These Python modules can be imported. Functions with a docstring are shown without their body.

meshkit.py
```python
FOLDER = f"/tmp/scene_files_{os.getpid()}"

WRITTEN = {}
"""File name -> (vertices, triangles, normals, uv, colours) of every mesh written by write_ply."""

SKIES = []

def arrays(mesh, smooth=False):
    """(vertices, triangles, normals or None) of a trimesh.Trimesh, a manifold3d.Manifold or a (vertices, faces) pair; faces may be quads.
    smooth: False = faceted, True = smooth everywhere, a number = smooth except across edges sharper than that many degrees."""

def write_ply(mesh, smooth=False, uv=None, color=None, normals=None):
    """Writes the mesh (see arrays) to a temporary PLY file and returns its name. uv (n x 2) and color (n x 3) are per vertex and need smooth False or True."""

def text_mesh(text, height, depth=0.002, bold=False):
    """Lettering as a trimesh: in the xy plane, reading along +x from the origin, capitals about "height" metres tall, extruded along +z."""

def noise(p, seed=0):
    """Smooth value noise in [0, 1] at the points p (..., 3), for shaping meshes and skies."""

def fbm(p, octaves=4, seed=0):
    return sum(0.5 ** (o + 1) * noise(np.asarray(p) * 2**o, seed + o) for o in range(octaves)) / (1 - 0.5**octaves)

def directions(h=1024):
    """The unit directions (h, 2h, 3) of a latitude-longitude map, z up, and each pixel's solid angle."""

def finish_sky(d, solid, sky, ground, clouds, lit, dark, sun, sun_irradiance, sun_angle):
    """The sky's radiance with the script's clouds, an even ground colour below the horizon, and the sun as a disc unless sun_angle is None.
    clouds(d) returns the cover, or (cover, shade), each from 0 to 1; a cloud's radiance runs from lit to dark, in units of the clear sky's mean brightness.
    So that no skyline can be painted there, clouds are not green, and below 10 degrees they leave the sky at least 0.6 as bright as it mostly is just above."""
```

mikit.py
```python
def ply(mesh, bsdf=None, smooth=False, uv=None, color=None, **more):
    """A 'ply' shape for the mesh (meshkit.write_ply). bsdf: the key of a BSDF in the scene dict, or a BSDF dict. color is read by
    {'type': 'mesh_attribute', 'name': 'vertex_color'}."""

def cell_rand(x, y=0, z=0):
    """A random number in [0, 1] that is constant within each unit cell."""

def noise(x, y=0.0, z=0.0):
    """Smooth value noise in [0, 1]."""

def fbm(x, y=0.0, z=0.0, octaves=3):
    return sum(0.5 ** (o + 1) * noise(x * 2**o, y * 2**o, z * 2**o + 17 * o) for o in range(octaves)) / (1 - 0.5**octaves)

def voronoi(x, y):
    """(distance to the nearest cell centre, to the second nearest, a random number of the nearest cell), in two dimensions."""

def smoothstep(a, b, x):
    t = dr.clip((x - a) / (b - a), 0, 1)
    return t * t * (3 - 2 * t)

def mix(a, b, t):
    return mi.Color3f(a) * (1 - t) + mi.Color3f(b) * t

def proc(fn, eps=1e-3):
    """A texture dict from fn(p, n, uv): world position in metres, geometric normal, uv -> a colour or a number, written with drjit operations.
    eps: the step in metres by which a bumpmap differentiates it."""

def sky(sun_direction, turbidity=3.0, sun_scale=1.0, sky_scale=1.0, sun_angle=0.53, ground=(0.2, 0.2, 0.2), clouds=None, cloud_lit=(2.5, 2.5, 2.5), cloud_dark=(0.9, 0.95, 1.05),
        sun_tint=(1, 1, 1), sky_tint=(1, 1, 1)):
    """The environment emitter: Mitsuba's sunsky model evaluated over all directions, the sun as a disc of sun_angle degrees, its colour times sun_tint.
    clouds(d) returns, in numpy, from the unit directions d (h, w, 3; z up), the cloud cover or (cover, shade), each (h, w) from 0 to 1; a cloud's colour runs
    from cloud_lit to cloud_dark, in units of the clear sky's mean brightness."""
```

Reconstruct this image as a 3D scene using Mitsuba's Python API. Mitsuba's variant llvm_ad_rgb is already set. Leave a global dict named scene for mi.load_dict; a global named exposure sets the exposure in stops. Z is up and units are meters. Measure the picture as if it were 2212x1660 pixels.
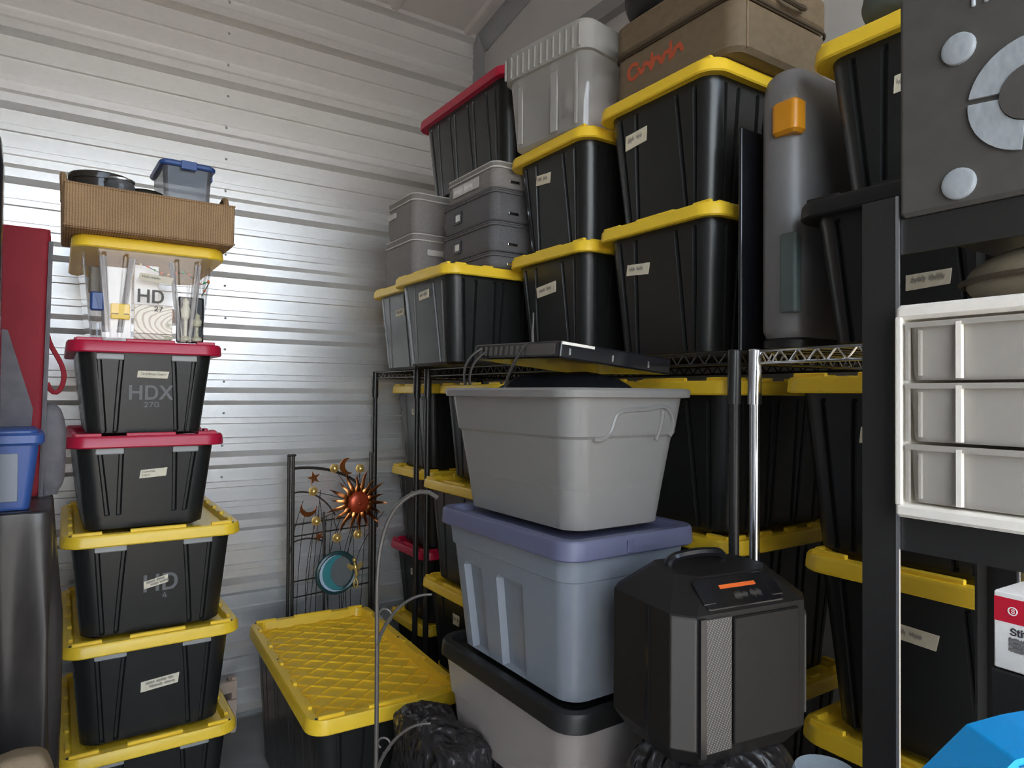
import math
import numpy as np
import trimesh
import drjit as dr
import mitsuba as mi
import mikit
import meshkit
from mikit import ply, proc, noise, fbm, smoothstep, mix
from shapely.geometry import Polygon, box as sbox, LineString

T = mi.ScalarTransform4f
PI = math.pi
rng = np.random.default_rng(7)
scene, labels = {'type': 'scene'}, {}

# ---------------------------------------------------------------- camera, sky, exposure
YAW, PITCH, ROLL, FPX = math.radians(33.711), math.radians(0.8815), math.radians(0.4196), 1467.8
fw = np.array([math.sin(YAW) * math.cos(PITCH), math.cos(YAW) * math.cos(PITCH), math.sin(PITCH)])
rt = np.array([math.cos(YAW), -math.sin(YAW), 0.0])
up = np.cross(rt, fw)
up = -math.sin(ROLL) * rt + math.cos(ROLL) * up
CAM = np.array([0.0, 0.0, 1.56])
scene['camera'] = {'type': 'perspective', 'fov': 2 * math.degrees(math.atan(1106 / FPX)), 'fov_axis': 'x', 'near_clip': 0.05, 'far_clip': 200.0,
                   'to_world': T().look_at(origin=CAM.tolist(), target=(CAM + fw).tolist(), up=up.tolist())}
scene['sky'] = mikit.sky((-0.35, -0.45, 0.82), turbidity=4.0, sun_scale=0.35, sky_scale=1.0, ground=(0.40, 0.39, 0.375), sky_tint=(1.20, 1.03, 0.855), sun_tint=(1.0, 0.97, 0.9))
exposure = 4.95

# ---------------------------------------------------------------- materials


def mat(key, col, rough=0.5, metal=0.0, spec=0.5, **kw):
    b = {'type': 'principled', 'roughness': rough, 'metallic': metal, 'specular': spec}
    b['base_color'] = col if isinstance(col, dict) else {'type': 'rgb', 'value': list(col)}
    b.update(kw)
    scene[key] = {'type': 'twosided', 'bsdf': b}
    return key


def bumped(key, fn, scale, col, rough, eps=1e-3, **kw):
    b = {'type': 'principled', 'roughness': rough, 'base_color': col if isinstance(col, dict) else {'type': 'rgb', 'value': list(col)}, **kw}
    scene[key] = {'type': 'twosided', 'bsdf': {'type': 'bumpmap', 'arbitrary': proc(fn, eps), 'scale': scale, 'bsdf': b}}
    return key


mat('mat_yellow', (0.86, 0.57, 0.035), 0.36)
mat('mat_black_tote', proc(lambda p, n, uv: mix((0.012, 0.0125, 0.012), (0.017, 0.0175, 0.0165), fbm(p.x * 14, p.y * 14, p.z * 5))), 0.31)
mat('mat_black', (0.012, 0.012, 0.012), 0.45)
mat('mat_gloss_black', (0.012, 0.012, 0.014), 0.16)
mat('mat_black_metal', (0.02, 0.019, 0.018), 0.3, 0.0, 0.6)
mat('mat_red', (0.46, 0.012, 0.045), 0.36)
mat('mat_grey_tote', (0.225, 0.217, 0.206), 0.34)
mat('mat_blue_tote', (0.195, 0.218, 0.250), 0.30)
mat('mat_lavender', (0.115, 0.12, 0.195), 0.45)
mat('mat_beige_tote', (0.29, 0.262, 0.245), 0.34)
mat('mat_tab', (0.30, 0.30, 0.29), 0.4)
mat('mat_tape', proc(lambda p, n, uv: mix((0.62, 0.55, 0.40), (0.72, 0.66, 0.52), fbm(p.x * 90, p.y * 90, p.z * 90))), 0.6)
mat('mat_ink', (0.03, 0.03, 0.035), 0.6)
mat('mat_pencil', (0.30, 0.27, 0.22), 0.6)
mat('mat_emboss', (0.13, 0.13, 0.13), 0.45)
mat('mat_chrome', (0.85, 0.86, 0.88), 0.16, 1.0)
mat('mat_steel_edge', (0.55, 0.56, 0.58), 0.3, 0.9)
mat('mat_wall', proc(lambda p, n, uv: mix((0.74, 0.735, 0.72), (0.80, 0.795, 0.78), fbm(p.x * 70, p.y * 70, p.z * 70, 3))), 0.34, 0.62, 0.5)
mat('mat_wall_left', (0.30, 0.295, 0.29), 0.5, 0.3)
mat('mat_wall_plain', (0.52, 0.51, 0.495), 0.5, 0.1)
mat('mat_ceiling', (0.50, 0.475, 0.455), 0.6)
mat('mat_trim', (0.30, 0.31, 0.31), 0.45, 0.3)
mat('mat_floor', proc(lambda p, n, uv: mix((0.185, 0.18, 0.172), (0.265, 0.258, 0.248), fbm(p.x * 6, p.y * 6, 0, 4))), 0.7)
mat('mat_fabric_light', proc(lambda p, n, uv: mix((0.20, 0.185, 0.172), (0.25, 0.235, 0.22), noise(p.x * 260, p.y * 260, p.z * 260))), 0.85)
mat('mat_fabric_dark', proc(lambda p, n, uv: mix((0.098, 0.095, 0.098), (0.135, 0.130, 0.132), noise(p.x * 260, p.y * 260, p.z * 260))), 0.8)
mat('mat_piping', (0.52, 0.50, 0.47), 0.6)
mat('mat_white_card', (0.72, 0.71, 0.68), 0.5)
mat('mat_white_plastic', (0.80, 0.76, 0.68), 0.3)
mat('mat_red_fabric', proc(lambda p, n, uv: mix((0.20, 0.007, 0.014), (0.26, 0.011, 0.02), fbm(p.x * 9, p.y * 9, p.z * 9))), 0.75)
mat('mat_grey_fabric', proc(lambda p, n, uv: mix((0.11, 0.10, 0.11), (0.17, 0.155, 0.16), fbm(p.x * 40, p.y * 40, p.z * 40))), 0.8)
mat('mat_brown_canvas', proc(lambda p, n, uv: mix((0.125, 0.088, 0.05), (0.165, 0.12, 0.07), fbm(p.x * 60, p.y * 60, p.z * 60))), 0.75)
mat('mat_dark_brown', (0.05, 0.035, 0.02), 0.7)
mat('mat_orange_ink', (0.42, 0.075, 0.03), 0.6)
mat('mat_orange', (0.85, 0.16, 0.03), 0.45)
mat('mat_amber', (0.62, 0.25, 0.015), 0.32)
mat('mat_case_grey', (0.165, 0.157, 0.152), 0.42)
mat('mat_speaker', proc(lambda p, n, uv: mix((0.060, 0.056, 0.050), (0.080, 0.075, 0.068), fbm(p.x * 50, p.y * 50, p.z * 50))), 0.6)
mat('mat_silver', proc(lambda p, n, uv: mix((0.30, 0.33, 0.35), (0.46, 0.49, 0.51), fbm(p.x * 160, p.y * 160, p.z * 60))), 0.45, 0.2)
mat('mat_copper', (0.62, 0.22, 0.07), 0.26, 1.0)
mat('mat_sun_face', (0.50, 0.075, 0.03), 0.3, 0.5)
mat('mat_gold', (0.95, 0.70, 0.24), 0.3, 0.75)
mat('mat_teal', (0.05, 0.26, 0.29), 0.2, 0.0, 0.6)
mat('mat_dark_teal', (0.02, 0.06, 0.062), 0.3)
mat('mat_pale_glass', (0.16, 0.175, 0.18), 0.15)
mat('mat_wire', (0.05, 0.045, 0.04), 0.4, 0.4)
mat('mat_pole', (0.11, 0.10, 0.09), 0.4, 0.4)
mat('mat_navy', (0.03, 0.075, 0.24), 0.35)
mat('mat_cyan', (0.0, 0.30, 0.72), 0.4)
mat('mat_cyan_dark', (0.015, 0.10, 0.22), 0.4)
mat('mat_pink_white', (0.55, 0.47, 0.47), 0.5)
mat('mat_paper', (0.90, 0.88, 0.84), 0.5)
mat('mat_wood_pale', (0.58, 0.44, 0.34), 0.6)
mat('mat_cardboard', (0.20, 0.145, 0.085), 0.75)
mat('mat_pink_paper', (0.40, 0.25, 0.22), 0.75)
mat('mat_crimson', (0.50, 0.01, 0.03), 0.4)
mat('mat_olive', (0.17, 0.14, 0.095), 0.45)
mat('mat_green', (0.05, 0.40, 0.10), 0.4)
mat('mat_teal_grey', (0.10, 0.125, 0.115), 0.6)
mat('mat_pale_blue', (0.42, 0.55, 0.68), 0.5)
mat('mat_cloth', proc(lambda p, n, uv: mix((0.022, 0.018, 0.016), (0.050, 0.043, 0.039), fbm(p.x * 22, p.y * 22, p.z * 7))), 0.33, sheen=0.6)
mat('mat_brown_glass', (0.03, 0.025, 0.02), 0.12)
mat('mat_figure', (0.55, 0.52, 0.38), 0.35)


def jute(p, n, uv):
    rib = 0.5 + 0.5 * dr.sin(p.x * 2 * PI / 0.0075 + 2.0 * noise(p.x * 30, p.y * 30, p.z * 40))
    thread = 0.5 + 0.5 * dr.sin(p.z * 2 * PI / 0.0045 + 4.0 * noise(p.x * 90, p.y * 90, 3))
    v = 0.55 * rib + 0.2 * thread + 0.35 * fbm(p.x * 30, p.y * 30, p.z * 12)
    return mix((0.13, 0.075, 0.035), (0.46, 0.29, 0.15), v)


def jute_h(p, n, uv):
    return 0.5 + 0.5 * dr.sin(p.x * 2 * PI / 0.0075 + 2.0 * noise(p.x * 30, p.y * 30, p.z * 40)) + 0.4 * noise(p.x * 300, p.y * 300, p.z * 300)


bumped('mat_jute', jute_h, 0.0012, proc(jute), 0.85, 8e-4)


def plank_rings(p, n, uv):
    r = dr.sqrt(dr.square(p.x - 0.34) + dr.square((p.z - 1.72) * 1.6 - 0.12)) + 0.05 * fbm(p.x * 14, p.z * 14, 1)
    s = 0.5 + 0.5 * dr.sin(r * 2 * PI / 0.021)
    return mix((0.80, 0.74, 0.62), (0.36, 0.27, 0.17), smoothstep(0.62, 0.95, s) * 0.8)


mat('mat_wood_rings', proc(plank_rings), 0.5)


def dots_h(p, n, uv):
    a, b = (p.x + p.y * 0.2) * 2 * PI / 0.0068, p.z * 2 * PI / 0.0068
    return dr.sin(a + b * 0.5) * dr.sin(b)


mat('mat_dotted', proc(lambda p, n, uv: mix((0.05, 0.048, 0.045), (0.20, 0.19, 0.18), smoothstep(0.0, 0.6, dots_h(p, n, uv)))), 0.4)
bumped('mat_case_black', lambda p, n, uv: noise(p.x * 500, p.y * 500, p.z * 500), 0.0003, (0.013, 0.012, 0.0115), 0.5, specular=0.3)
mat('mat_case_chamfer', (0.075, 0.069, 0.064), 0.36)
scene['mat_clear'] = {'type': 'thindielectric', 'int_ior': 1.5}
scene['mat_frosted'] = {'type': 'blendbsdf', 'weight': 0.45, 'a': {'type': 'thindielectric', 'int_ior': 1.5},
                        'b': {'type': 'principledthin', 'base_color': {'type': 'rgb', 'value': [0.80, 0.79, 0.76]}, 'roughness': 0.35, 'diff_trans': 0.9, 'spec_trans': 0.0, 'eta': 1.5}}
scene['mat_frosted_thick'] = {'type': 'principledthin', 'base_color': {'type': 'rgb', 'value': [0.54, 0.53, 0.50]}, 'roughness': 0.35, 'diff_trans': 0.7, 'spec_trans': 0.0, 'eta': 1.5}
scene['mat_smoke_clear'] = {'type': 'blendbsdf', 'weight': 0.55, 'a': {'type': 'thindielectric', 'int_ior': 1.5},
                            'b': {'type': 'principledthin', 'base_color': {'type': 'rgb', 'value': [0.22, 0.22, 0.23]}, 'roughness': 0.3, 'diff_trans': 0.8, 'spec_trans': 0.0, 'eta': 1.5}}
scene['mat_drawer_clear'] = {'type': 'blendbsdf', 'weight': 0.72, 'a': {'type': 'thindielectric', 'int_ior': 1.45},
                             'b': {'type': 'principledthin', 'base_color': {'type': 'rgb', 'value': [0.62, 0.585, 0.53]}, 'roughness': 0.3, 'diff_trans': 0.7, 'spec_trans': 0.0, 'eta': 1.45}}


def trashbag_h(p, n, uv):
    q = 2.5 * noise(p.x * 9, p.y * 9, p.z * 9)
    return 1 - dr.abs(2 * noise(p.x * 24 + q, p.y * 24, p.z * 10 - q) - 1) + 0.5 * (1 - dr.abs(2 * noise(p.x * 60 - q, p.y * 60, p.z * 30 + q) - 1))


bumped('mat_trashbag', trashbag_h, 0.011, (0.022, 0.020, 0.021), 0.30, 2e-3)

# ---------------------------------------------------------------- geometry helpers


def rr(hw, hd, r, n=6):
    r = min(r, hw * 0.999, hd * 0.999)
    pts = []
    for cx, cy, a0 in ((hw - r, -hd + r, -PI / 2), (hw - r, hd - r, 0), (-hw + r, hd - r, PI / 2), (-hw + r, -hd + r, PI)):
        for k in range(n + 1):
            a = a0 + k / n * PI / 2
            pts.append((cx + r * math.cos(a), cy + r * math.sin(a)))
    return np.array(pts)


def at_z(loop, z, dx=0, dy=0):
    return np.column_stack([loop[:, 0] + dx, loop[:, 1] + dy, np.full(len(loop), z)])


def loft(loops, cap0=True, cap1=True):
    n = len(loops[0])
    v = [np.asarray(l) for l in loops]
    f = []
    i = np.arange(n)
    j = (i + 1) % n
    for k in range(len(loops) - 1):
        a, b = k * n, (k + 1) * n
        f.append(np.stack([a + i, a + j, b + j], 1))
        f.append(np.stack([a + i, b + j, b + i], 1))
    m = len(loops) * n
    if cap0:
        v.append(v[0].mean(0, keepdims=True))
        f.append(np.stack([j, i, np.full(n, m)], 1))
        m += 1
    if cap1:
        v.append(loops[-1].mean(0, keepdims=True))
        b = (len(loops) - 1) * n
        f.append(np.stack([b + i, b + j, np.full(n, m)], 1))
    return trimesh.Trimesh(np.vstack(v), np.vstack(f), process=False)


def rbox(w, d, h, r=0.01, bev=0.004, z=0.0, cx=0.0, cy=0.0, n=4):
    """a box with rounded upright edges and bevelled rims; centred in x, y; from z up"""
    b = min(bev, h / 2.01)
    L = [at_z(rr(w / 2 - b, d / 2 - b, max(r - b, 1e-4), n), z, cx, cy), at_z(rr(w / 2, d / 2, r, n), z + b, cx, cy),
         at_z(rr(w / 2, d / 2, r, n), z + h - b, cx, cy), at_z(rr(w / 2 - b, d / 2 - b, max(r - b, 1e-4), n), z + h, cx, cy)]
    return loft(L)


def bx(x0, x1, y0, y1, z0, z1):
    m = trimesh.creation.box((x1 - x0, y1 - y0, z1 - z0))
    m.apply_translation(((x0 + x1) / 2, (y0 + y1) / 2, (z0 + z1) / 2))
    return m


def tube(pts, r, n=8, closed=False):
    pts = np.asarray(pts, float)
    m = len(pts)
    rad = np.broadcast_to(np.asarray(r, float), (m,))
    t = np.gradient(pts, axis=0) if not closed else np.roll(pts, -1, 0) - np.roll(pts, 1, 0)
    t /= np.linalg.norm(t, axis=1, keepdims=True) + 1e-12
    u = np.cross(t[0], [0.3, 0.2, 0.93] if abs(t[0][2]) < 0.9 else [1, 0, 0])
    loops = []
    for k in range(m):
        u = u - t[k] * (u @ t[k])
        u /= np.linalg.norm(u) + 1e-12
        w = np.cross(t[k], u)
        a = np.arange(n) * 2 * PI / n
        loops.append(pts[k] + rad[k] * (np.cos(a)[:, None] * u + np.sin(a)[:, None] * w))
    if closed:
        loops.append(loops[0])
    return loft(loops, not closed, not closed)


def smooth_path(pts, n=40):
    from scipy.interpolate import CubicSpline
    pts = np.asarray(pts, float)
    s = np.concatenate([[0], np.cumsum(np.linalg.norm(np.diff(pts, axis=0), axis=1))])
    return CubicSpline(s, pts)(np.linspace(0, s[-1], n))


def lathe(profile, n=32):
    p = np.asarray(profile, float)
    a = np.arange(n) * 2 * PI / n
    return loft([np.column_stack([r * np.cos(a), r * np.sin(a), np.full(n, z)]) for r, z in p])


def cat(*ms):
    return trimesh.util.concatenate([m for m in ms if m is not None])


def ball(r, sub=2):
    return trimesh.creation.icosphere(subdivisions=sub, radius=r)


def moved(m, M):
    m = m.copy()
    m.apply_transform(np.asarray(M))
    return m


def rotm(deg, axis, at=(0, 0, 0)):
    return trimesh.transformations.rotation_matrix(math.radians(deg), axis, at)


def tr(x, y, z):
    return trimesh.transformations.translation_matrix((x, y, z))


FACE_FRONT = rotm(90, (1, 0, 0))   # a drawing in the xy plane comes to stand upright, seen from -y


def prism(poly, depth):
    return cat(*[trimesh.creation.extrude_polygon(g, depth, engine='earcut') for g in getattr(poly, 'geoms', [poly])])


def scribble(width, height, seed, depth=0.0006, w=0.0016):
    """a line of illegible handwriting as one extruded ribbon per word"""
    g = np.random.default_rng(seed)
    ms, x = [], 0.0
    while x < width * 0.9:
        wl = min(width - x, width * g.uniform(0.3, 0.5))
        k = max(6, int(wl / (height * 0.28)))
        xs = np.linspace(x, x + wl, k * 2)
        ys = height * (0.5 + 0.5 * np.where(np.arange(2 * k) % 2, g.uniform(0.2, 1, 2 * k), -g.uniform(0.4, 1, 2 * k)))
        ms.append(prism(LineString(np.column_stack([xs, ys])).buffer(w / 2, quad_segs=1, join_style=2), depth))
        x += wl + height * 0.7
    return cat(*ms)


# ---------------------------------------------------------------- scene bookkeeping
used = {}


def numbered(name):
    k = used.get(name, 0)
    used[name] = k + 1
    return name if k == 0 else f'{name}_{k:03d}'


def thing(name, label, category, group=None, kind=None):
    key = numbered(name)
    d = {}
    if label:
        d['label'] = label
    if category:
        d['category'] = category
    if group:
        d['group'] = group
    if kind:
        d['kind'] = kind
    labels[key] = d
    return key


def part(parent, name, shape, m=None, smooth=30, tw=None, label=None, kind=None):
    """adds one entry under its thing; shape: a mesh or a ready ply dict"""
    key = numbered(parent + '__' + name)
    d = dict(shape) if isinstance(shape, dict) else ply(shape, m, smooth=smooth)
    if isinstance(shape, dict) and m:
        d['bsdf'] = {'type': 'ref', 'id': m}
    if tw is not None:
        d['to_world'] = tw
    scene[key] = d
    if label or kind:
        labels[key] = {k: v for k, v in (('label', label), ('kind', kind)) if v}
    return key


def solid(name, mesh, m, label, category, group=None, smooth=30, tw=None):
    key = thing(name, label, category, group)
    d = ply(mesh, m, smooth=smooth)
    if tw is not None:
        d['to_world'] = tw
    scene[key] = d
    return key


def struct(name, mesh, m, smooth=False, label=None):
    scene[name] = ply(mesh, m, smooth=smooth)
    labels[name] = {'kind': 'structure'}
    if label:
        labels[name]['label'] = label
    used[name] = 1
    return name


# ---------------------------------------------------------------- the setting
XR, XL, YB, YF = 2.07, -0.95, 3.465, -1.2
prof = []
z0 = 3.342 + 0.0225 + 0.3048
zz = []
for k in range(13):
    zc = z0 - k * 0.3048
    zz += [(zc + 0.048, 0), (zc + 0.022, 0.034), (zc - 0.014, 0.034), (zc - 0.036, 0)]
    for off in (0.111, 0.207):
        zz += [(zc - off + 0.0165, 0), (zc - off + 0.0125, 0.009), (zc - off - 0.0125, 0.009), (zc - off - 0.0165, 0)]
zz = [(z, d) for z, d in zz if 0.0 < z < 3.70]
zz = [(3.72, 0)] + zz + [(0.0, 0)]
pz = np.array(zz)


def ribbed(p0, p1, nrm):
    """the ribbed sheet hung along p0-p1 (plan), ribs pushed out along nrm"""
    p0, p1, nrm = map(np.asarray, (p0, p1, nrm))
    n = len(pz)
    v = []
    for p in (p0, p1):
        for z, d in pz:
            q = p + nrm * d
            v.append((q[0], q[1], z))
    f = []
    for i in range(n - 1):
        f += [(i, i + 1, n + i + 1), (i, n + i + 1, n + i)]
    return trimesh.Trimesh(np.array(v), np.array(f), process=False)


struct('wall_back', ribbed((XL, YB), (XR, YB), (0, -1)), 'mat_wall')
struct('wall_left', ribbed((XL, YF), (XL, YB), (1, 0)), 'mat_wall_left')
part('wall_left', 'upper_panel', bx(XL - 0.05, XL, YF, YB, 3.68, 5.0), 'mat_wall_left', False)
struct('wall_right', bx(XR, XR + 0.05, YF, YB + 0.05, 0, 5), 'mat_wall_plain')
struct('floor', bx(XL - 0.1, XR + 0.1, -6.0, YB + 0.1, -0.1, 0.0), 'mat_floor')
sl = 0.19


def ceil_z(y):
    return 3.672 + sl * (YB - y)


cv = []
for y in (YF, YB + 0.05):
    for x in (XL - 0.05, XR + 0.05):
        cv += [(x, y, ceil_z(y)), (x, y, ceil_z(y) + 0.06)]
struct('ceiling', trimesh.Trimesh(np.array(cv), process=False).convex_hull, 'mat_ceiling')
for x in (1.96, 1.50, 1.04, 0.58, 0.12, -0.34):
    a = np.array([[x - 0.03, YF, ceil_z(YF)], [x + 0.03, YF, ceil_z(YF)], [x + 0.016, YF, ceil_z(YF) - 0.02], [x - 0.016, YF, ceil_z(YF) - 0.02]])
    b = a.copy()
    b[:, 1] = YB
    b[:, 2] += ceil_z(YB) - ceil_z(YF)
    part('ceiling', 'seam', trimesh.Trimesh(np.vstack([a, b]), process=False).convex_hull, 'mat_ceiling', False)
struct('trim_1', bx(XL, XR, YB - 0.034, YB - 0.004, 3.700, 3.735), 'mat_trim')
struct('trim_2', bx(XR - 0.055, XR, YB - 0.05, YB, 0, 3.67), 'mat_trim')
tv = []
for y in (YF, YB):
    for x, dz in ((XR - 0.004, 0), (XR - 0.05, 0), (XR - 0.004, -0.10)):
        tv.append((x, y, ceil_z(y) + dz))
struct('trim_3', trimesh.Trimesh(np.array(tv), process=False).convex_hull, 'mat_trim')
struct('trim_4', bx(XR - 0.05, XR, YF, YB, 3.27, 3.345), 'mat_trim')
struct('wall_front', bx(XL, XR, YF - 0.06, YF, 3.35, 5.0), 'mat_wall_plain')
# screws that hold the ribbed sheet
scr = ply(moved(cat(lathe([(0.006, 0), (0.006, 0.002), (0.004, 0.0025), (0.004, 0.006), (0.001, 0.007)], 6)), rotm(90, (1, 0, 0))), 'mat_trim', smooth=False)
for x in (0.655,):
    for k in range(1, 12):
        zc = z0 - k * 0.3048
        for off in (-0.075, 0.075):
            part('wall_back', 'screw', scr, tw=T().translate([x + 0.004 * math.sin(k * 5 + off * 40), YB, zc + off]))

# ---------------------------------------------------------------- storage totes
RIM = 0.038


def tote_body(W, D, H, over=0.031, taper=0.030, r=0.05, g=0.007, dep=0.012, style='full', ov=None):
    """tapered tote body with V grooves; origin bottom centre, label face towards -y"""
    ts = [0, 0.03, 0.031, 0.05, 0.3, 0.6, 0.93, 0.955, 1.0]
    if style == 'panel':
        ts = [0, 0.03, 0.031, 0.18, 0.19, 0.5, 0.8, 0.955, 1.0]
    loops = []
    e = 0.0045
    for q, t in enumerate(ts):
        hw, hd = W / 2 - over - taper * (1 - t), D / 2 - over - taper * (1 - t)
        if q == 0:
            hw, hd = hw - 0.012, hd - 0.012
        live = 1.0 if 3 <= q <= 6 else 0.0
        if style == 'panel':
            live = 1.0 if 4 <= q <= 7 else 0.0
        pts = []

        def side(half, marks):
            """offset samples along one straight side: (u, inward)"""
            out = []
            for c, gw in marks:
                out += [(c - gw / 2 - e, 0), (c - gw / 2, dep * live), (c + gw / 2, dep * live), (c + gw / 2 + e, 0)]
            return out
        inn, out_ = (0.187 + 0.078 * (1 - t)) * 2, 0.355 * 2
        if style == 'panel':
            inn, out_ = (0.19 + 0.045 * (1 - t)) * 2, (0.345 - 0.035 * (1 - t)) * 2
        front = [(-out_ * hw, g), (-inn * hw, g), (inn * hw, g), (out_ * hw, g)]
        lo, li = 0.80, 0.60 + 0.06 * (1 - t)
        m1, m2 = 0.16 + 0.05 * (1 - t), 0.30
        long_ = [(-lo * hd, g), (-li * hd, g), (-m2 * hd, g), (-m1 * hd, g), (m1 * hd, g), (m2 * hd, g), (li * hd, g), (lo * hd, g)]
        corner = lambda cx, cy, a0: [(cx + r * math.cos(a0 + k / 7 * PI / 2), cy + r * math.sin(a0 + k / 7 * PI / 2)) for k in range(8)]
        pts += [(u, -hd + o) for u, o in side(hw, front)]
        pts += corner(hw - r, -hd + r, -PI / 2)
        pts += [(hw - o, u) for u, o in side(hd, long_)]
        pts += corner(hw - r, hd - r, 0)
        pts += [(-u, hd - o) for u, o in side(hw, front)]
        pts += corner(-hw + r, hd - r, PI / 2)
        pts += [(-hw + o, -u) for u, o in side(hd, long_)]
        pts += corner(-hw + r, -hd + r, PI)
        loops.append(at_z(np.array(pts), t * H))
    return loft(loops)


def lid_mesh(W, D, rim=RIM, ribs=False, r=0.062, tab=0.009, inner=0.034, tabs=True):
    rec = 0.034 if ribs else 0.016
    L = [at_z(rr(W / 2 - 0.028, D / 2 - 0.028, r - 0.026, 8), 0.004), at_z(rr(W / 2 - 0.004, D / 2 - 0.004, r - 0.003, 8), 0.0), at_z(rr(W / 2, D / 2, r, 8), 0.004),
         at_z(rr(W / 2 - 0.002, D / 2 - 0.002, r, 8), rim - 0.007), at_z(rr(W / 2 - 0.007, D / 2 - 0.007, r - 0.005, 8), rim),
         at_z(rr(W / 2 - inner, D / 2 - inner, r - 0.026, 8), rim), at_z(rr(W / 2 - inner - 0.009, D / 2 - inner - 0.009, r - 0.03, 8), rim - rec)]
    ms = [loft(L)]
    if tabs:
        for s in (-1, 1):
            for u0, u1 in ((-0.44, -0.285), (-0.14, 0.17), (0.315, 0.44)):
                ms.append(rbox((u1 - u0) * W, 0.014, tab + 0.01, 0.003, 0.002, rim - 0.01, (u0 + u1) / 2 * W, s * (D / 2 - 0.027), 2))
            for u in (-0.38, -0.19, 0.0, 0.19, 0.38):
                ms.append(rbox(0.014, 0.045, tab + 0.01, 0.003, 0.002, rim - 0.01, s * (W / 2 - 0.03), u * D, 2))
    if ribs:
        iw, idp = W / 2 - inner - 0.01, D / 2 - inner - 0.01
        clip = sbox(-iw, -idp, iw, idp)
        for sgn in (-1, 1):
            for c in np.arange(-1.6, 1.6, 0.092):
                ln = LineString([(-2, c - sgn * 2 * 0.8), (2, c + sgn * 2 * 0.8)]).buffer(0.0035, cap_style=2).intersection(clip)
                if ln.area > 1e-4:
                    m = prism(ln, 0.006)
                    m.apply_translation((0, 0, rim - rec - 0.0005))
                    ms.append(m)
    return cat(*ms)


CACHE = {}


def shape(key, fn):
    if key not in CACHE:
        CACHE[key] = fn()
    return CACHE[key]


def frame(x, y, z, rot):
    return T().translate([x, y, z]).rotate([0, 0, 1], rot)


TAPER = 0.030


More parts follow.
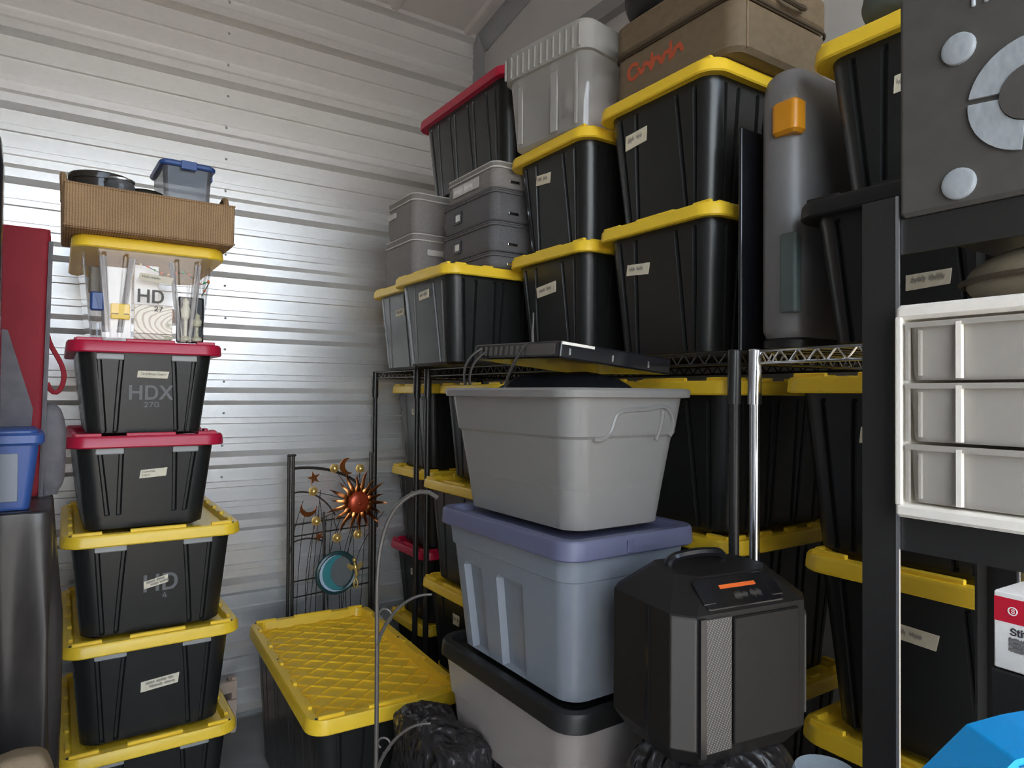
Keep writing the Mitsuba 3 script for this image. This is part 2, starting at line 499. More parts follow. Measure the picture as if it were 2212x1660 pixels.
def tape(key, F, W, D, Hb, u, v, w, h, tilt=0.0, text=None, seed=0, skew=0.2, lines=1, body='tape_label'):
    """masking tape with handwriting on the label face; u, v: position of its middle on the face"""
    taper_deg = math.degrees(math.atan(TAPER / Hb))
    y = -(D / 2 - 0.031 - TAPER * (1 - v / Hb)) - 0.0012
    M = F @ T().translate([u, y, v]).rotate([1, 0, 0], 90 + taper_deg).rotate([0, 0, 1], tilt)
    g = np.random.default_rng(seed + 100)
    s = skew * h
    P = Polygon([(-w / 2, -h / 2 + g.uniform(-.002, .002)), (w / 2 - s, -h / 2), (w / 2, h / 2), (-w / 2 + s * g.uniform(.4, 1), h / 2)])
    t = part(key, body, ply(prism(P, 0.0012), 'mat_tape'), tw=M, label='cream masking tape label')
    ms = []
    rows = text if isinstance(text, (list, tuple)) else ([text] if text else [None] * lines)
    hh = h / (len(rows) + 0.9)
    for i, row in enumerate(rows):
        yy = h * 0.5 - (i + 1) * hh * 1.15 + 0.001
        if row:
            m = meshkit.text_mesh(row, hh * 0.62, 0.0006)
            wd = m.bounds[1][0]
            k = min(1.0, w * 0.82 / wd)
            m.apply_transform(np.diag([k, 1, 1, 1]))
            m.apply_translation((-w * 0.40, yy, 0.0013))
        else:
            m = scribble(w * 0.7, hh * 0.6, seed + i * 11)
            m.apply_translation((-w * 0.36 + i * 0.01, yy, 0.0013))
        ms.append(m)
    part(t, 'handwriting', ply(cat(*ms), 'mat_ink' if text else 'mat_pencil'), tw=M)


def tote(x, y, z, W, D, H, rot=0.0, lid='mat_yellow', label='', group=None, style='full', tapes=(), ribs=False, holes=False, caps=False, body='mat_black_tote', back=False, rim=RIM, category='storage tote', name='storage_tote'):
    """x, y: middle of the label-face edge of the lid; H: floor of the tote to top of the lid rim"""
    key = thing(name, label, category, group)
    c, s = math.cos(math.radians(rot)), math.sin(math.radians(rot))
    F = frame(x - s * D / 2, y + c * D / 2, z, rot)
    Hb = H - rim + 0.006
    part(key, 'body', shape(('body', W, D, H, style, body), lambda: ply(tote_body(W, D, Hb, style=style), body, smooth=35)), tw=F)
    lk = part(key, 'lid', shape(('lid', W, D, lid, ribs, rim), lambda: ply(lid_mesh(W, D, rim, ribs), lid, smooth=35)), tw=F @ T().translate([0, 0, H - rim]), label=('red lid' if lid == 'mat_red' else 'yellow lid' if lid == 'mat_yellow' else 'black lid'))
    if holes:
        hm = shape('hole', lambda: ply(lathe([(0.006, 0), (0.006, 0.0012), (0.0035, 0.0014)], 10), 'mat_ink', smooth=False))
        pts = [(-1, -1), (1, -1)] + ([(-1, 1), (1, 1), (-1, 0.04), (1, 0.04)] if holes == 'all' else [])
        for sx, sy in pts:
            part(lk, 'tie_hole', hm, tw=F @ T().translate([sx * (W / 2 - 0.030), sy * (D / 2 - 0.030) if abs(sy) == 1 else sy * D, H - 0.0002]))
    if caps:
        cw = 0.17 * W
        cm = shape(('cap', W), lambda: ply(rbox(cw, 0.010, 0.022, 0.003, 0.003), 'mat_tab', smooth=30))
        for sx in (-1, 1):
            part(key, 'latch_ledge', cm, tw=F @ T().translate([sx * 0.27 * (W - 0.06), -(D / 2 - 0.0305), H - rim - 0.022]))
    for t in tapes:
        tape(key, F, W, D, Hb, **t)
    return key, F, Hb


def emboss(key, F, D, Hb, rows, m='mat_emboss'):
    """moulded lettering on the label face: rows of (text, height, u, v)"""
    for text, h, u, v in rows:
        y = -(D / 2 - 0.031 - TAPER * (1 - v / Hb)) - 0.0004
        mesh = meshkit.text_mesh(text, h, 0.0012, bold=True)
        mesh.apply_translation((-mesh.bounds[:, 0].mean(), 0, 0))
        part(key, 'moulded_lettering', ply(mesh, m), tw=F @ T().translate([u, y, v]).rotate([1, 0, 0], 90 + math.degrees(math.atan(TAPER / Hb))), label='moulded lettering')


GL = 'black totes in the stack against the ribbed wall'
LX, LY = 0.275, 2.5
# from the floor up; the lowest stands on a pallet
pk = thing('wooden_pallet', 'low wooden pallet under the left stack of totes', 'pallet')
for i in range(5):
    part(pk, 'deck_board', bx(0.02, 0.54, 2.50 + i * 0.17, 2.60 + i * 0.17, 0.05, 0.07), 'mat_wood_pale', False)
for i in range(3):
    part(pk, 'bearer', bx(0.03 + i * 0.22, 0.09 + i * 0.22, 2.50, 3.28, 0.0, 0.05), 'mat_wood_pale', False)
k1, F1, H1 = tote(LX, LY, 0.07, 0.53, 0.79, 0.348, lid='mat_yellow', group=GL, holes=True, caps=True, label='lowest black tote with a yellow lid in the left stack, cut off by the frame')
k2, F2, H2 = tote(LX + 0.003, LY, 0.418, 0.53, 0.79, 0.345, group=GL, holes=True, caps=True, label='yellow-lidded black tote with wide white tape, second from the bottom of the left stack',
                  tapes=[dict(u=0.018, v=0.175, w=0.118, h=0.034, tilt=5, seed=3, lines=2)])
k3, F3, H3 = tote(LX, LY, 0.763, 0.535, 0.79, 0.342, rot=-0.5, group=GL, holes=True, caps=True, label='yellow-lidded black tote with small tilted tape over moulded letters, under the red-lidded totes',
                  tapes=[dict(u=0.004, v=0.165, w=0.078, h=0.026, tilt=14, seed=4, lines=2)])
emboss(k3, F3, 0.79, H3, [('HD', 0.055, 0.018, 0.135), ('4', 0.018, 0.03, 0.108)])
k4, F4, H4 = tote(0.252, LY + 0.01, 1.105, 0.472, 0.70, 0.312, rot=1.0, lid='mat_red', group=GL, style='panel', caps=True, label='black tote with crimson lid, lower of the two red-lidded ones in the left stack',
                  tapes=[dict(u=0.016, v=0.185, w=0.085, h=0.028, tilt=4, text=['Christmas', 'Decor'], seed=5)])
k5, F5, H5 = tote(0.246, LY + 0.01, 1.417, 0.462, 0.70, 0.306, lid='mat_red', group=GL, caps=True, label='black tote with crimson lid and moulded letters HDX, under the clear tote'.replace(' HDX', ''),
                  tapes=[dict(u=0.016, v=0.20, w=0.095, h=0.024, tilt=-1, text='Christmas Decor', seed=6)])
emboss(k5, F5, 0.70, H5, [('HDX', 0.046, 0.012, 0.118), ('27G', 0.017, 0.014, 0.092)])

# the clear tote on top, with its contents
ck = thing('clear_tote', 'clear see-through tote with yellow lid full of decorations, under the jute basket', 'storage tote')
CW, CD, CH = 0.455, 0.70, 0.333
CZ = 1.723
FC = frame(0.252, LY + 0.01 + CD / 2, CZ, 0)
part(ck, 'body', tote_body(CW, CD, CH - RIM + 0.006, dep=0.008), 'mat_clear', 35, FC)
part(ck, 'lid', lid_mesh(CW, CD), 'mat_yellow', 35, FC @ T().translate([0, 0, CH - RIM]), label='yellow lid')
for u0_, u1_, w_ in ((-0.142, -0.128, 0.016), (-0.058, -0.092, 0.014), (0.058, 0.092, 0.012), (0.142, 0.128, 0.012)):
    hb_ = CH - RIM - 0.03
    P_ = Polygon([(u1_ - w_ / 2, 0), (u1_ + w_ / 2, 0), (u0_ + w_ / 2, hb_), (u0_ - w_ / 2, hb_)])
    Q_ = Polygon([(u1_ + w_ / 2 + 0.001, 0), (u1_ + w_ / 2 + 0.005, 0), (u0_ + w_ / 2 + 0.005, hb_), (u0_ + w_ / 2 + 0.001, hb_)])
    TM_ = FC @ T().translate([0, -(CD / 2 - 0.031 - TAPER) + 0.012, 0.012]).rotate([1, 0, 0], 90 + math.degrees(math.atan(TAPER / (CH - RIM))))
    part(ck, 'groove_refraction', ply(prism(P_, 0.002), 'mat_smoke_clear'), tw=TM_)  # dark strip imitates refraction in the groove wall
    part(ck, 'groove_glint', ply(prism(Q_, 0.002), 'mat_frosted_thick'), tw=TM_)  # pale strip imitates the bright refracted edge of the groove
tape(ck, FC, CW, CD, CH - RIM, u=0.014, v=0.215, w=0.105, h=0.024, tilt=-5, text='Halloween', seed=8)
emboss(ck, FC, CD, CH - RIM, [('HD', 0.042, 0.0, 0.135), ('27', 0.016, 0.024, 0.108)], 'mat_wire')
cy = LY + 0.085
solid('decoration_board', moved(rbox(0.085, 0.012, 0.235, 0.003, 0.002), tr(0.155, cy, CZ + 0.012)), 'mat_paper', 'tall white card box seen through the left front of the clear tote', 'decoration')
solid('decoration_board', moved(rbox(0.055, 0.014, 0.05, 0.003, 0.002), tr(0.165, cy - 0.016, CZ + 0.075)), 'mat_yellow', 'small yellow printed card inside the clear tote', 'decoration')
solid('decoration_board', moved(rbox(0.115, 0.010, 0.115, 0.004, 0.002), tr(0.262, cy - 0.012, CZ + 0.012)), 'mat_wood_rings', 'pale board with wavy wood rings inside the clear tote', 'decoration')
solid('decoration_board', moved(rbox(0.075, 0.010, 0.135, 0.004, 0.002), tr(0.243, cy + 0.02, CZ + 0.13)), 'mat_paper', 'white paper sign standing behind the tape of the clear tote', 'decoration')
solid('decoration_board', moved(rbox(0.04, 0.03, 0.06, 0.008, 0.004), tr(0.100, cy - 0.005, CZ + 0.10)), 'mat_navy', 'blue package at the left side of the clear tote', 'decoration')
solid('decoration_board', moved(rbox(0.05, 0.03, 0.09, 0.01, 0.004), tr(0.102, cy + 0.04, CZ + 0.16)), 'mat_olive', 'olive brown package behind the blue one in the clear tote', 'decoration')
for i, (px_, pz_, s) in enumerate(((0.318, 0.10, 0.03), (0.30, 0.052, 0.018))):
    solid('pumpkin', moved(ball(s, 3), tr(px_, cy + 0.03, CZ + pz_) @ np.diag([1, 1, 0.86, 1])), 'mat_copper' if i == 0 else 'mat_pink_white', ('round copper ball' if i == 0 else 'small pale ball') + ' among the decorations in the clear tote', 'decoration')
for i, (px_, h_) in enumerate(((0.362, 0.15), (0.306, 0.075), (0.398, 0.10))):
    prof_ = [(0.004, 0), (0.016, 0.002), (0.017, 0.012), (0.006, 0.02), (0.006, h_ * 0.5), (0.013, h_ * 0.55), (0.016, h_ * 0.72), (0.009, h_ * 0.84), (0.011, h_ * 0.92), (0.002, h_)]
    solid('figurine', moved(lathe(prof_, 16), tr(px_, cy - 0.005, CZ + 0.012)), 'mat_figure', ('tall', 'short', 'middle sized')[i] + ' glossy candlestick-like figure at the right in the clear tote', 'decoration')
solid('dark_package', moved(rbox(0.085, 0.05, 0.16, 0.01, 0.005), tr(0.385, cy + 0.06, CZ + 0.012)), 'mat_black', 'dark package behind the figures in the clear tote', 'decoration')
lk = thing('string_lights', 'string of small coloured bulbs under the lid of the clear tote', 'string lights')
pts = smooth_path([(0.20, cy - 0.01, CZ + 0.262), (0.25, cy - 0.018, CZ + 0.252), (0.31, cy - 0.012, CZ + 0.237), (0.36, cy - 0.02, CZ + 0.245), (0.40, cy - 0.01, CZ + 0.215), (0.43, cy + 0.01, CZ + 0.225), (0.42, cy + 0.05, CZ + 0.18)], 44)
part(lk, 'wire', tube(pts, 0.0015, 5), 'mat_wire')
bulb = {m: ply(ball(0.0042, 1), m, smooth=True) for m in ('mat_orange', 'mat_gold', 'mat_green')}
for i in range(3, 44, 3):
    o = np.array([0, -0.004, 0.006 * math.sin(i * 2.1)])
    part(lk, 'bulb', bulb[('mat_orange', 'mat_gold', 'mat_orange', 'mat_green')[(i // 3) % 4]], tw=T().translate((pts[i] + o).tolist()))

# jute basket on the clear tote
BZ = CZ + CH + 0.002
bk = thing('jute_basket', 'long tan jute basket lying on top of the clear tote', 'basket')
BW, BD, BH = 0.49, 0.36, 0.134


def basket():
    o = [at_z(rr(BW / 2 - 0.004, BD / 2 - 0.004, 0.012, 4), 0), at_z(rr(BW / 2, BD / 2, 0.015, 4), 0.006), at_z(rr(BW / 2 + 0.002, BD / 2 + 0.002, 0.015, 4), BH - 0.004), at_z(rr(BW / 2 - 0.004, BD / 2 - 0.004, 0.012, 4), BH),
         at_z(rr(BW / 2 - 0.012, BD / 2 - 0.012, 0.010, 4), BH - 0.004), at_z(rr(BW / 2 - 0.014, BD / 2 - 0.014, 0.010, 4), 0.012)]
    m = loft(o)
    v = m.vertices.copy()
    lift = 0.008 * np.clip((np.abs(v[:, 0]) / (BW / 2)) ** 6, 0, 1) * (v[:, 2] > 0.1)
    v[:, 2] += lift
    m.vertices = v
    return m


FB = frame(0.246, 2.45 + BD / 2, BZ, 0.8)
part(bk, 'body', basket(), 'mat_jute', 40, FB)
for s in (-1, 1):
    h = smooth_path([(s * (BW / 2 - 0.004), -0.05, BH - 0.01), (s * (BW / 2 - 0.002), -0.045, BH + 0.05), (s * (BW / 2), 0, BH + 0.066), (s * (BW / 2 - 0.002), 0.045, BH + 0.05), (s * (BW / 2 - 0.004), 0.05, BH - 0.01)], 20)
    part(bk, 'handle', tube(h, 0.009, 8), 'mat_jute', 40, FB, label='rope handle')
for s in (-1, 1):
    part(bk, 'hem', tube([(-BW / 2, -BD / 2 - 0.002, 0.006), (0, -BD / 2 - 0.003, 0.006), (BW / 2, -BD / 2 - 0.002, 0.006)], 0.0035, 6) if s < 0 else tube([(-BW / 2, -BD / 2 - 0.002, BH + 0.002), (-0.1, -BD / 2 - 0.003, BH - 0.002), (0.1, -BD / 2 - 0.003, BH - 0.002), (BW / 2, -BD / 2 - 0.002, BH + 0.002)], 0.003, 6), 'mat_jute', 40, FB)
# what lies in the basket
tin = thing('round_tin', 'wide dark round tin at the left of the jute basket', 'tin')
part(tin, 'body', lathe([(0.088, 0), (0.09, 0.003), (0.09, 0.175), (0.088, 0.177)], 36), 'mat_brown_glass', 30, T().translate([0.108, 2.63, BZ + 0.014]))
part(tin, 'lid', lathe([(0.088, 0.0), (0.094, 0.001), (0.094, 0.018), (0.091, 0.022), (0.06, 0.024)], 36), 'mat_brown_glass', 30, T().translate([0.108, 2.63, BZ + 0.188]))
jar = thing('glass_jar', 'small glass jar with a metal rim between the tin and the blue-lidded box', 'jar')
part(jar, 'glass', lathe([(0.04, 0), (0.044, 0.004), (0.044, 0.15), (0.038, 0.16), (0.038, 0.165)], 24), 'mat_smoke_clear', 30, T().translate([0.155, 2.52, BZ + 0.014]))
part(jar, 'rim', tube([(0.04 * math.cos(a), 0.04 * math.sin(a), 0) for a in np.arange(24) * PI / 12], 0.0045, 6, True), 'mat_chrome', 30, T().translate([0.155, 2.52, BZ + 0.18]))
pan = thing('dark_bowl', 'dark shallow bowl leaning in the middle of the jute basket', 'bowl')
part(pan, 'bowl', lathe([(0.03, 0), (0.05, 0.02), (0.055, 0.13), (0.052, 0.16), (0.056, 0.164), (0.05, 0.16), (0.045, 0.03)], 28), 'mat_brown_glass', 30, T().translate([0.235, 2.62, BZ + 0.016]))
cb = thing('clear_box', 'small clear box with blue lid standing up in the jute basket', 'box')
L = [at_z(rr(0.072 - 0.010, 0.10, 0.014), 0), at_z(rr(0.075 - 0.010, 0.103, 0.016), 0.004), at_z(rr(0.084 - 0.006, 0.112, 0.018), 0.265)]
FCB = frame(0.358, 2.68, BZ + 0.015, 2)
part(cb, 'body', loft(L), 'mat_smoke_clear', 30, FCB)
part(cb, 'lid', cat(rbox(0.18, 0.248, 0.016, 0.024, 0.004, 0.261), rbox(0.165, 0.232, 0.007, 0.02, 0.003, 0.275)), 'mat_navy', 30, FCB, label='translucent blue lid')
for s in (-1, 1):
    part(cb, 'latch', rbox(0.05, 0.007, 0.030, 0.002, 0.002, 0.251, s * 0.0, -0.126), 'mat_navy', 30, FCB) if s > 0 else part(cb, 'latch', rbox(0.007, 0.06, 0.030, 0.002, 0.002, 0.251, 0.0925, 0), 'mat_navy', 30, FCB)

# ---------------------------------------------------------------- the floor tote with the ribbed lid
tote(0.908, 2.03, 0.0, 0.535, 1.06, 0.56, rot=-3.0, ribs=True, holes='all', group=None, label='long black tote on the floor with an empty ribbed yellow lid', rim=0.046)

# pale wooden crate behind the left stack
ct = thing('slatted_crate', 'pale slatted wooden crate on the floor behind the left stack', 'crate')
for i in range(3):
    part(ct, 'slat', bx(0.40, 0.70, 3.30, 3.315, 0.02 + i * 0.085, 0.07 + i * 0.085), 'mat_wood_pale', False)
for x in (0.40, 0.68):
    part(ct, 'corner_post', bx(x, x + 0.02, 3.315, 3.34, 0.0, 0.25), 'mat_wood_pale', False)
    part(ct, 'side_board', bx(x, x + 0.02, 3.34, 3.42, 0.02, 0.22), 'mat_wood_pale', False)

# ---------------------------------------------------------------- wire shelf units
SX, STOP = 1.38, 1.672     # front plane of the black units, top of their top shelf


def shelf_unit(label, y0, y1, x0, x1, top, m, levels, pr=0.0125, brace=0.032, posts=((0, 0), (0, 1), (1, 0), (1, 1)), sleeve=False):
    key = thing('wire_shelf', label, 'shelf unit')
    for a, b in posts:
        x, y = (x0, x1)[a], (y0, y1)[b]
        p = part(key, 'post', lathe([(pr - 0.002, 0), (pr, 0.004), (pr, top - 0.004), (pr - 0.003, top - 0.001)], 14), m, 40, T().translate([x, y, 0]))
        if not sleeve or (a == 0 and b == 1):
            part(key, 'post_sleeve', lathe([(pr + 0.004, 0), (pr + 0.004, 0.13), (pr + 0.001, 0.134)], 14), m, 40, T().translate([x, y, top - 0.132]))
    for z in levels:
        dk = part(key, 'shelf', cat(*[tube([(x0, y, z - 0.004), (x1, y, z - 0.004)], 0.0022, 5) for y in np.linspace(y0 + 0.02, y1 - 0.02, max(4, int((y1 - y0) / 0.045)))]), m, 30)
        for (ax, ay), (bx_, by) in (((x0, y0), (x0, y1)), ((x1, y0), (x1, y1)), ((x0, y0), (x1, y0)), ((x0, y1), (x1, y1))):
            ms = []
            for zz_ in (z - 0.003, z - brace):
                ms.append(tube([(ax, ay, zz_), (bx_, by, zz_)], 0.0036, 6))
            n = max(3, int(math.hypot(bx_ - ax, by - ay) / 0.046))
            zig = [(ax + (bx_ - ax) * i / (2 * n), ay + (by - ay) * i / (2 * n), z - 0.003 if i % 2 else z - brace) for i in range(2 * n + 1)]
            for a_, b_ in zip(zig[:-1], zig[1:]):
                ms.append(tube([a_, b_], 0.0024, 5))
            part(dk, 'truss_edge', cat(*ms), m, 30)
    return key


shelf_unit('narrow black wire shelf unit in the far corner, seen end on', 2.86, 3.36, SX, 2.02, STOP, 'mat_black_metal', (STOP, 0.10))
shelf_unit('long black wire shelf unit holding most of the black totes', 1.085, 2.75, SX, 2.02, STOP, 'mat_black_metal', (STOP, 0.10))
shelf_unit('chrome wire shelf unit at the right, its post beside the black one', 0.30, 1.045, 1.405, 2.02, STOP, 'mat_chrome', (STOP, 0.10), sleeve=True)

GT = 'black totes with yellow lids on the top shelf'
W2, D2 = 0.49, 0.62
R = -90


def shelf_tote(y_far, W, z, H, x, label, group, D=D2, **kw):
    return tote(x, y_far - W / 2, z, W, D, H, rot=R, label=label, group=group, **kw)


# top shelf: A (far left, two), B (two high), C (two high), D (right)
shelf_tote(3.148, 0.49, STOP, 0.383, 1.26, 'black yellow-lidded tote at the far end of the top shelf, under two taupe boxes', GT, tapes=[dict(u=0.03, v=0.26, w=0.10, h=0.03, tilt=2, seed=21)])
shelf_tote(2.648, 0.495, STOP, 0.364, 1.15, 'black yellow-lidded tote on the top shelf under the stack of grey fabric boxes', GT, tapes=[dict(u=0.00, v=0.275, w=0.095, h=0.032, tilt=4, seed=22)])
shelf_tote(2.145, 0.465, STOP, 0.393, 1.395, 'black yellow-lidded tote on the top shelf, lower one under the frosted bin', GT, tapes=[dict(u=-0.02, v=0.26, w=0.12, h=0.038, tilt=6, seed=23)])
shelf_tote(2.145, 0.465, STOP + 0.393, 0.375, 1.395, 'black yellow-lidded tote on the top shelf with the frosted bin standing on its lid', GT, tapes=[dict(u=-0.04, v=0.265, w=0.09, h=0.036, tilt=-4, seed=24)])
shelf_tote(1.668, 0.485, STOP, 0.408, 1.42, 'large black yellow-lidded tote on the top shelf, directly under the tote with the brown case', GT, tapes=[dict(u=-0.075, v=0.27, w=0.10, h=0.034, tilt=-3, seed=25)])
shelf_tote(1.668, 0.485, STOP + 0.408, 0.388, 1.42, 'large black yellow-lidded tote near the top centre with a brown canvas case on its lid', GT, tapes=[dict(u=-0.085, v=0.265, w=0.10, h=0.042, tilt=4, seed=26)])
shelf_tote(0.948, 0.50, STOP + 0.0, 0.33, 1.40, 'black tote with black lid on the chrome shelf unit behind the dark steel post', GT, lid='mat_black', tapes=[dict(u=0.03, v=0.125, w=0.09, h=0.03, tilt=2, seed=27)])
shelf_tote(0.913, 0.50, STOP + 0.33, 0.345, 1.40, 'black yellow-lidded tote at the top right beside the dark grey box with silver ring', GT, tapes=[dict(u=-0.04, v=0.21, w=0.06, h=0.036, tilt=2, seed=28)])

GU = 'black totes stacked below the top shelf'
# far corner unit, below the top shelf
for i, (z, h, lid, txt) in enumerate(((0.11, 0.34, 'mat_yellow', 'lowest black tote in the far corner shelf unit'), (0.45, 0.36, 'mat_red', 'black tote with a red lid low in the far corner shelf unit'),
                                      (0.81, 0.38, 'mat_yellow', 'black yellow-lidded tote halfway up the far corner shelf unit'), (1.19, 0.41, 'mat_yellow', 'black yellow-lidded tote just below the top of the far corner shelf unit'))):
    shelf_tote(3.30, 0.42, z, h, 1.43, txt, GU, lid=lid, D=0.56, tapes=[dict(u=0.03, v=h - 0.13, w=0.075, h=0.03, seed=31 + i)])
cols = [(2.728, 1.405), (2.18, 1.42), (1.63, 1.40)]
names = ['far left', 'middle', 'right']
for c, (yf, x) in enumerate(cols):
    for i, (z, h) in enumerate(((0.11, 0.27), (0.38, 0.38), (0.76, 0.43), (1.19, 0.410))):
        lvl = ('bottom', 'third from the top', 'second from the top', 'top')[i]
        xx = x - (0.075 if (c == 0 and i in (1, 2)) else 0)
        where = ('left of the grey tote stack', 'behind the grey tote', 'behind the tool case and the two posts')[c]
        shelf_tote(yf, 0.52, z, h, xx, f'black yellow-lidded tote {where}, {lvl} of its stack'.replace('second from the top of its stack', 'second in its stack').replace('third from the top of its stack', 'third in its stack'), GU, D=0.58, tapes=[dict(u=-0.02 if c else 0.02, v=h - 0.125, w=0.06 if c == 0 else 0.10, h=0.045 if c == 0 else 0.034, seed=41 + c * 4 + i)])
# chrome unit, below its top shelf
for i, (z, h) in enumerate(((0.11, 0.28), (0.39, 0.42), (0.81, 0.39), (1.20, 0.406))):
    yf = (0.95, 0.96, 0.955, 1.003)[i]
    shelf_tote(yf, 0.52, z, h, 1.43, 'black yellow-lidded tote behind the dark steel post, ' + ('bottom one', 'third from the top', 'second from the top', 'top one')[i] + ' in the chrome unit', GU, D=0.56,
               tapes=[dict(u=-0.02, v=h - 0.13, w=0.115, h=0.034, tilt=-2, seed=61 + i)])

# ---------------------------------------------------------------- fabric boxes


def fabric_box(name, W, D, H, x, y, z, rot, m, label, group=None, flap=0.03, piping='mat_piping', tag=None, zipper=True, r=0.035):
    key = thing(name, label, 'storage box', group)
    F = frame(x, y, z, rot)
    sag = 0.006
    body = [at_z(rr(W / 2 - 0.008, D / 2 - 0.008, r, 5), 0), at_z(rr(W / 2 - 0.001, D / 2 - 0.001, r, 5), 0.008), at_z(rr(W / 2 + sag, D / 2 + sag, r, 5), H * 0.4), at_z(rr(W / 2, D / 2, r, 5), H - flap)]
    part(key, 'body', loft(body), m, 40, F)
    lidm = [at_z(rr(W / 2 + 0.003, D / 2 + 0.003, r, 5), H - flap), at_z(rr(W / 2 + 0.004, D / 2 + 0.004, r, 5), H - 0.006), at_z(rr(W / 2 - 0.004, D / 2 - 0.004, r, 5), H), at_z(rr(W / 2 - 0.06, D / 2 - 0.06, r, 5), H + 0.002)]
    part(key, 'lid', loft(lidm), m, 40, F)
    lp = rr(W / 2 + 0.004, D / 2 + 0.004, r, 5)
    part(key, 'piping', cat(tube(at_z(lp, H - flap), 0.0035, 6, True), tube(at_z(lp, H - 0.003), 0.003, 6, True)), piping, 40, F, label='edge piping')
    if tag == 'frame':
        fr = Polygon([(-.032, -.024), (.032, -.024), (.032, .024), (-.032, .024)], [[(-.02, -.014), (.02, -.014), (.02, .014), (-.02, .014)]])
        M = F @ T().translate([-0.06, -D / 2 - 0.0065, H * 0.47]).rotate([1, 0, 0], 90)
        tk = part(key, 'label_holder', ply(prism(fr, 0.003), 'mat_gloss_black'), tw=M, label='black label holder')
        part(tk, 'card', ply(moved(rbox(0.042, 0.030, 0.0012, 0.001, 0.0005), tr(0, 0, 0)), 'mat_white_card'), tw=M, label='white card')
    elif tag == 'window':
        M = F @ T().translate([-0.02, -D / 2 - 0.0075, H * 0.42]).rotate([1, 0, 0], 90)
        tk = part(key, 'window', ply(rbox(W * 0.56, H * 0.42, 0.002, 0.004, 0.001), 'mat_piping'), tw=M, label='pale clear window')
        part(tk, 'printing', ply(moved(scribble(W * 0.40, H * 0.2, 5, w=0.003), tr(-W * 0.25, -H * 0.1, 0.002)), 'mat_white_card'), tw=M)
    elif tag in ('left', 'right'):
        if tag == 'left':
            M = F @ T().translate([-W / 2 + 0.065, -D / 2 - 0.007, H * 0.62]).rotate([1, 0, 0], 90)
        else:
            M = F @ T().translate([W / 2 + 0.007, -D / 2 + 0.11, H * 0.60]).rotate([0, 0, 1], 90).rotate([1, 0, 0], 90)
        part(key, 'pull_tab', ply(rbox(0.10, 0.026, 0.003, 0.006, 0.001), 'mat_piping'), tw=M, label='white pull tab')
    if zipper:
        M = F @ T().translate([W / 2 + 0.007, -D / 2 + 0.085, H * 0.22])
        part(key, 'zip_pull', rbox(0.004, 0.045, 0.010, 0.002, 0.001), 'mat_chrome', 30, M, label='metal pull')
    return key, F


GA = 'grey fabric boxes stacked on the top shelf'
AZ = STOP + 0.364 + 0.002
xa = 1.35
hb = [0.062, 0.114, 0.122, 0.100]
zc_ = AZ
wid = [0.39, 0.405, 0.405, 0.37]
ctr = [2.36, 2.362, 2.358, 2.335]
txt = ['charcoal fabric box at the bottom of its stack, half hidden by the yellow lid', 'charcoal fabric box with a framed card, lower of the two with black label frames', 'charcoal fabric box with a framed card, upper of the two with black label frames', 'lighter grey fabric box with white piping and a clear window, under the red-lidded tote']
for i in range(4):
    fabric_box('fabric_box', wid[i], 0.42, hb[i], xa + 0.21 + (0.0, 0.0, 0.0, 0.0)[i], ctr[i], zc_, R, 'mat_fabric_dark' if i < 3 else 'mat_fabric_light', txt[i], GA, flap=0.012 if i < 3 else 0.022,
               piping='mat_fabric_dark' if i < 3 else 'mat_piping', tag=(None, 'frame', 'frame', 'window')[i])
    zc_ += hb[i] + 0.002
TZ = zc_
A2Z = STOP + 0.383 + 0.002
fabric_box('fabric_box', 0.32, 0.40, 0.205, 1.275 + 0.20, 2.845, A2Z, R, 'mat_fabric_light', 'taupe fabric box with white piping next to the ribbed wall, lower of two', 'taupe fabric boxes next to the ribbed wall', flap=0.03, tag='right', zipper=False)
fabric_box('fabric_box', 0.285, 0.40, 0.178, 1.28 + 0.20, 2.84, A2Z + 0.208, R, 'mat_fabric_light', 'taupe fabric box with a white tab next to the ribbed wall, upper of two', 'taupe fabric boxes next to the ribbed wall', flap=0.03, tag='left', zipper=False)

# red-lidded tote lying lengthwise on the grey boxes: its long side faces the room
tote(1.375 + 0.245, 2.145, TZ, 0.49, 0.745, 0.378, rot=0, lid='mat_red', group=None, label='red-lidded black tote on top of the grey fabric boxes near the ceiling')

# frosted bin on the B column
fz = STOP + 0.393 + 0.375 + 0.002
fk = thing('frosted_bin', 'tall frosted translucent bin with a deep ribbed lid on the black tote', 'storage bin')
FWd, FDp, FHt = 0.385, 0.50, 0.258
FR_ = math.radians(R + 9)
FF = frame(1.402 - (math.cos(FR_) * FWd / 2 + math.sin(FR_) * FDp / 2), 1.685 - (math.sin(FR_) * FWd / 2 - math.cos(FR_) * FDp / 2), fz, R + 9)
fl = []
for t in (0, 0.02, 0.021, 0.98, 1.0):
    hw, hd = FWd / 2 - 0.018 * (1 - t), FDp / 2 - 0.018 * (1 - t)
    fl.append(at_z(rr(hw - (0.008 if t == 0 else 0), hd - (0.008 if t == 0 else 0), 0.045, 6), t * FHt))
part(fk, 'body', loft(fl), 'mat_frosted', 30, FF)
for u in (-0.125, -0.115, 0.035, 0.045, 0.055, 0.145):
    part(fk, 'rib', rbox(0.012, 0.006, FHt - 0.02, 0.002, 0.002, 0.01, u, -FDp / 2 + 0.006), 'mat_frosted_thick', 30, FF)
ll = [at_z(rr(FWd / 2 + 0.012, FDp / 2 + 0.012, 0.05, 6), FHt - 0.012), at_z(rr(FWd / 2 + 0.014, FDp / 2 + 0.014, 0.05, 6), FHt + 0.07), at_z(rr(FWd / 2 + 0.006, FDp / 2 + 0.006, 0.045, 6), FHt + 0.088), at_z(rr(FWd / 2 - 0.03, FDp / 2 - 0.03, 0.03, 6), FHt + 0.088)]
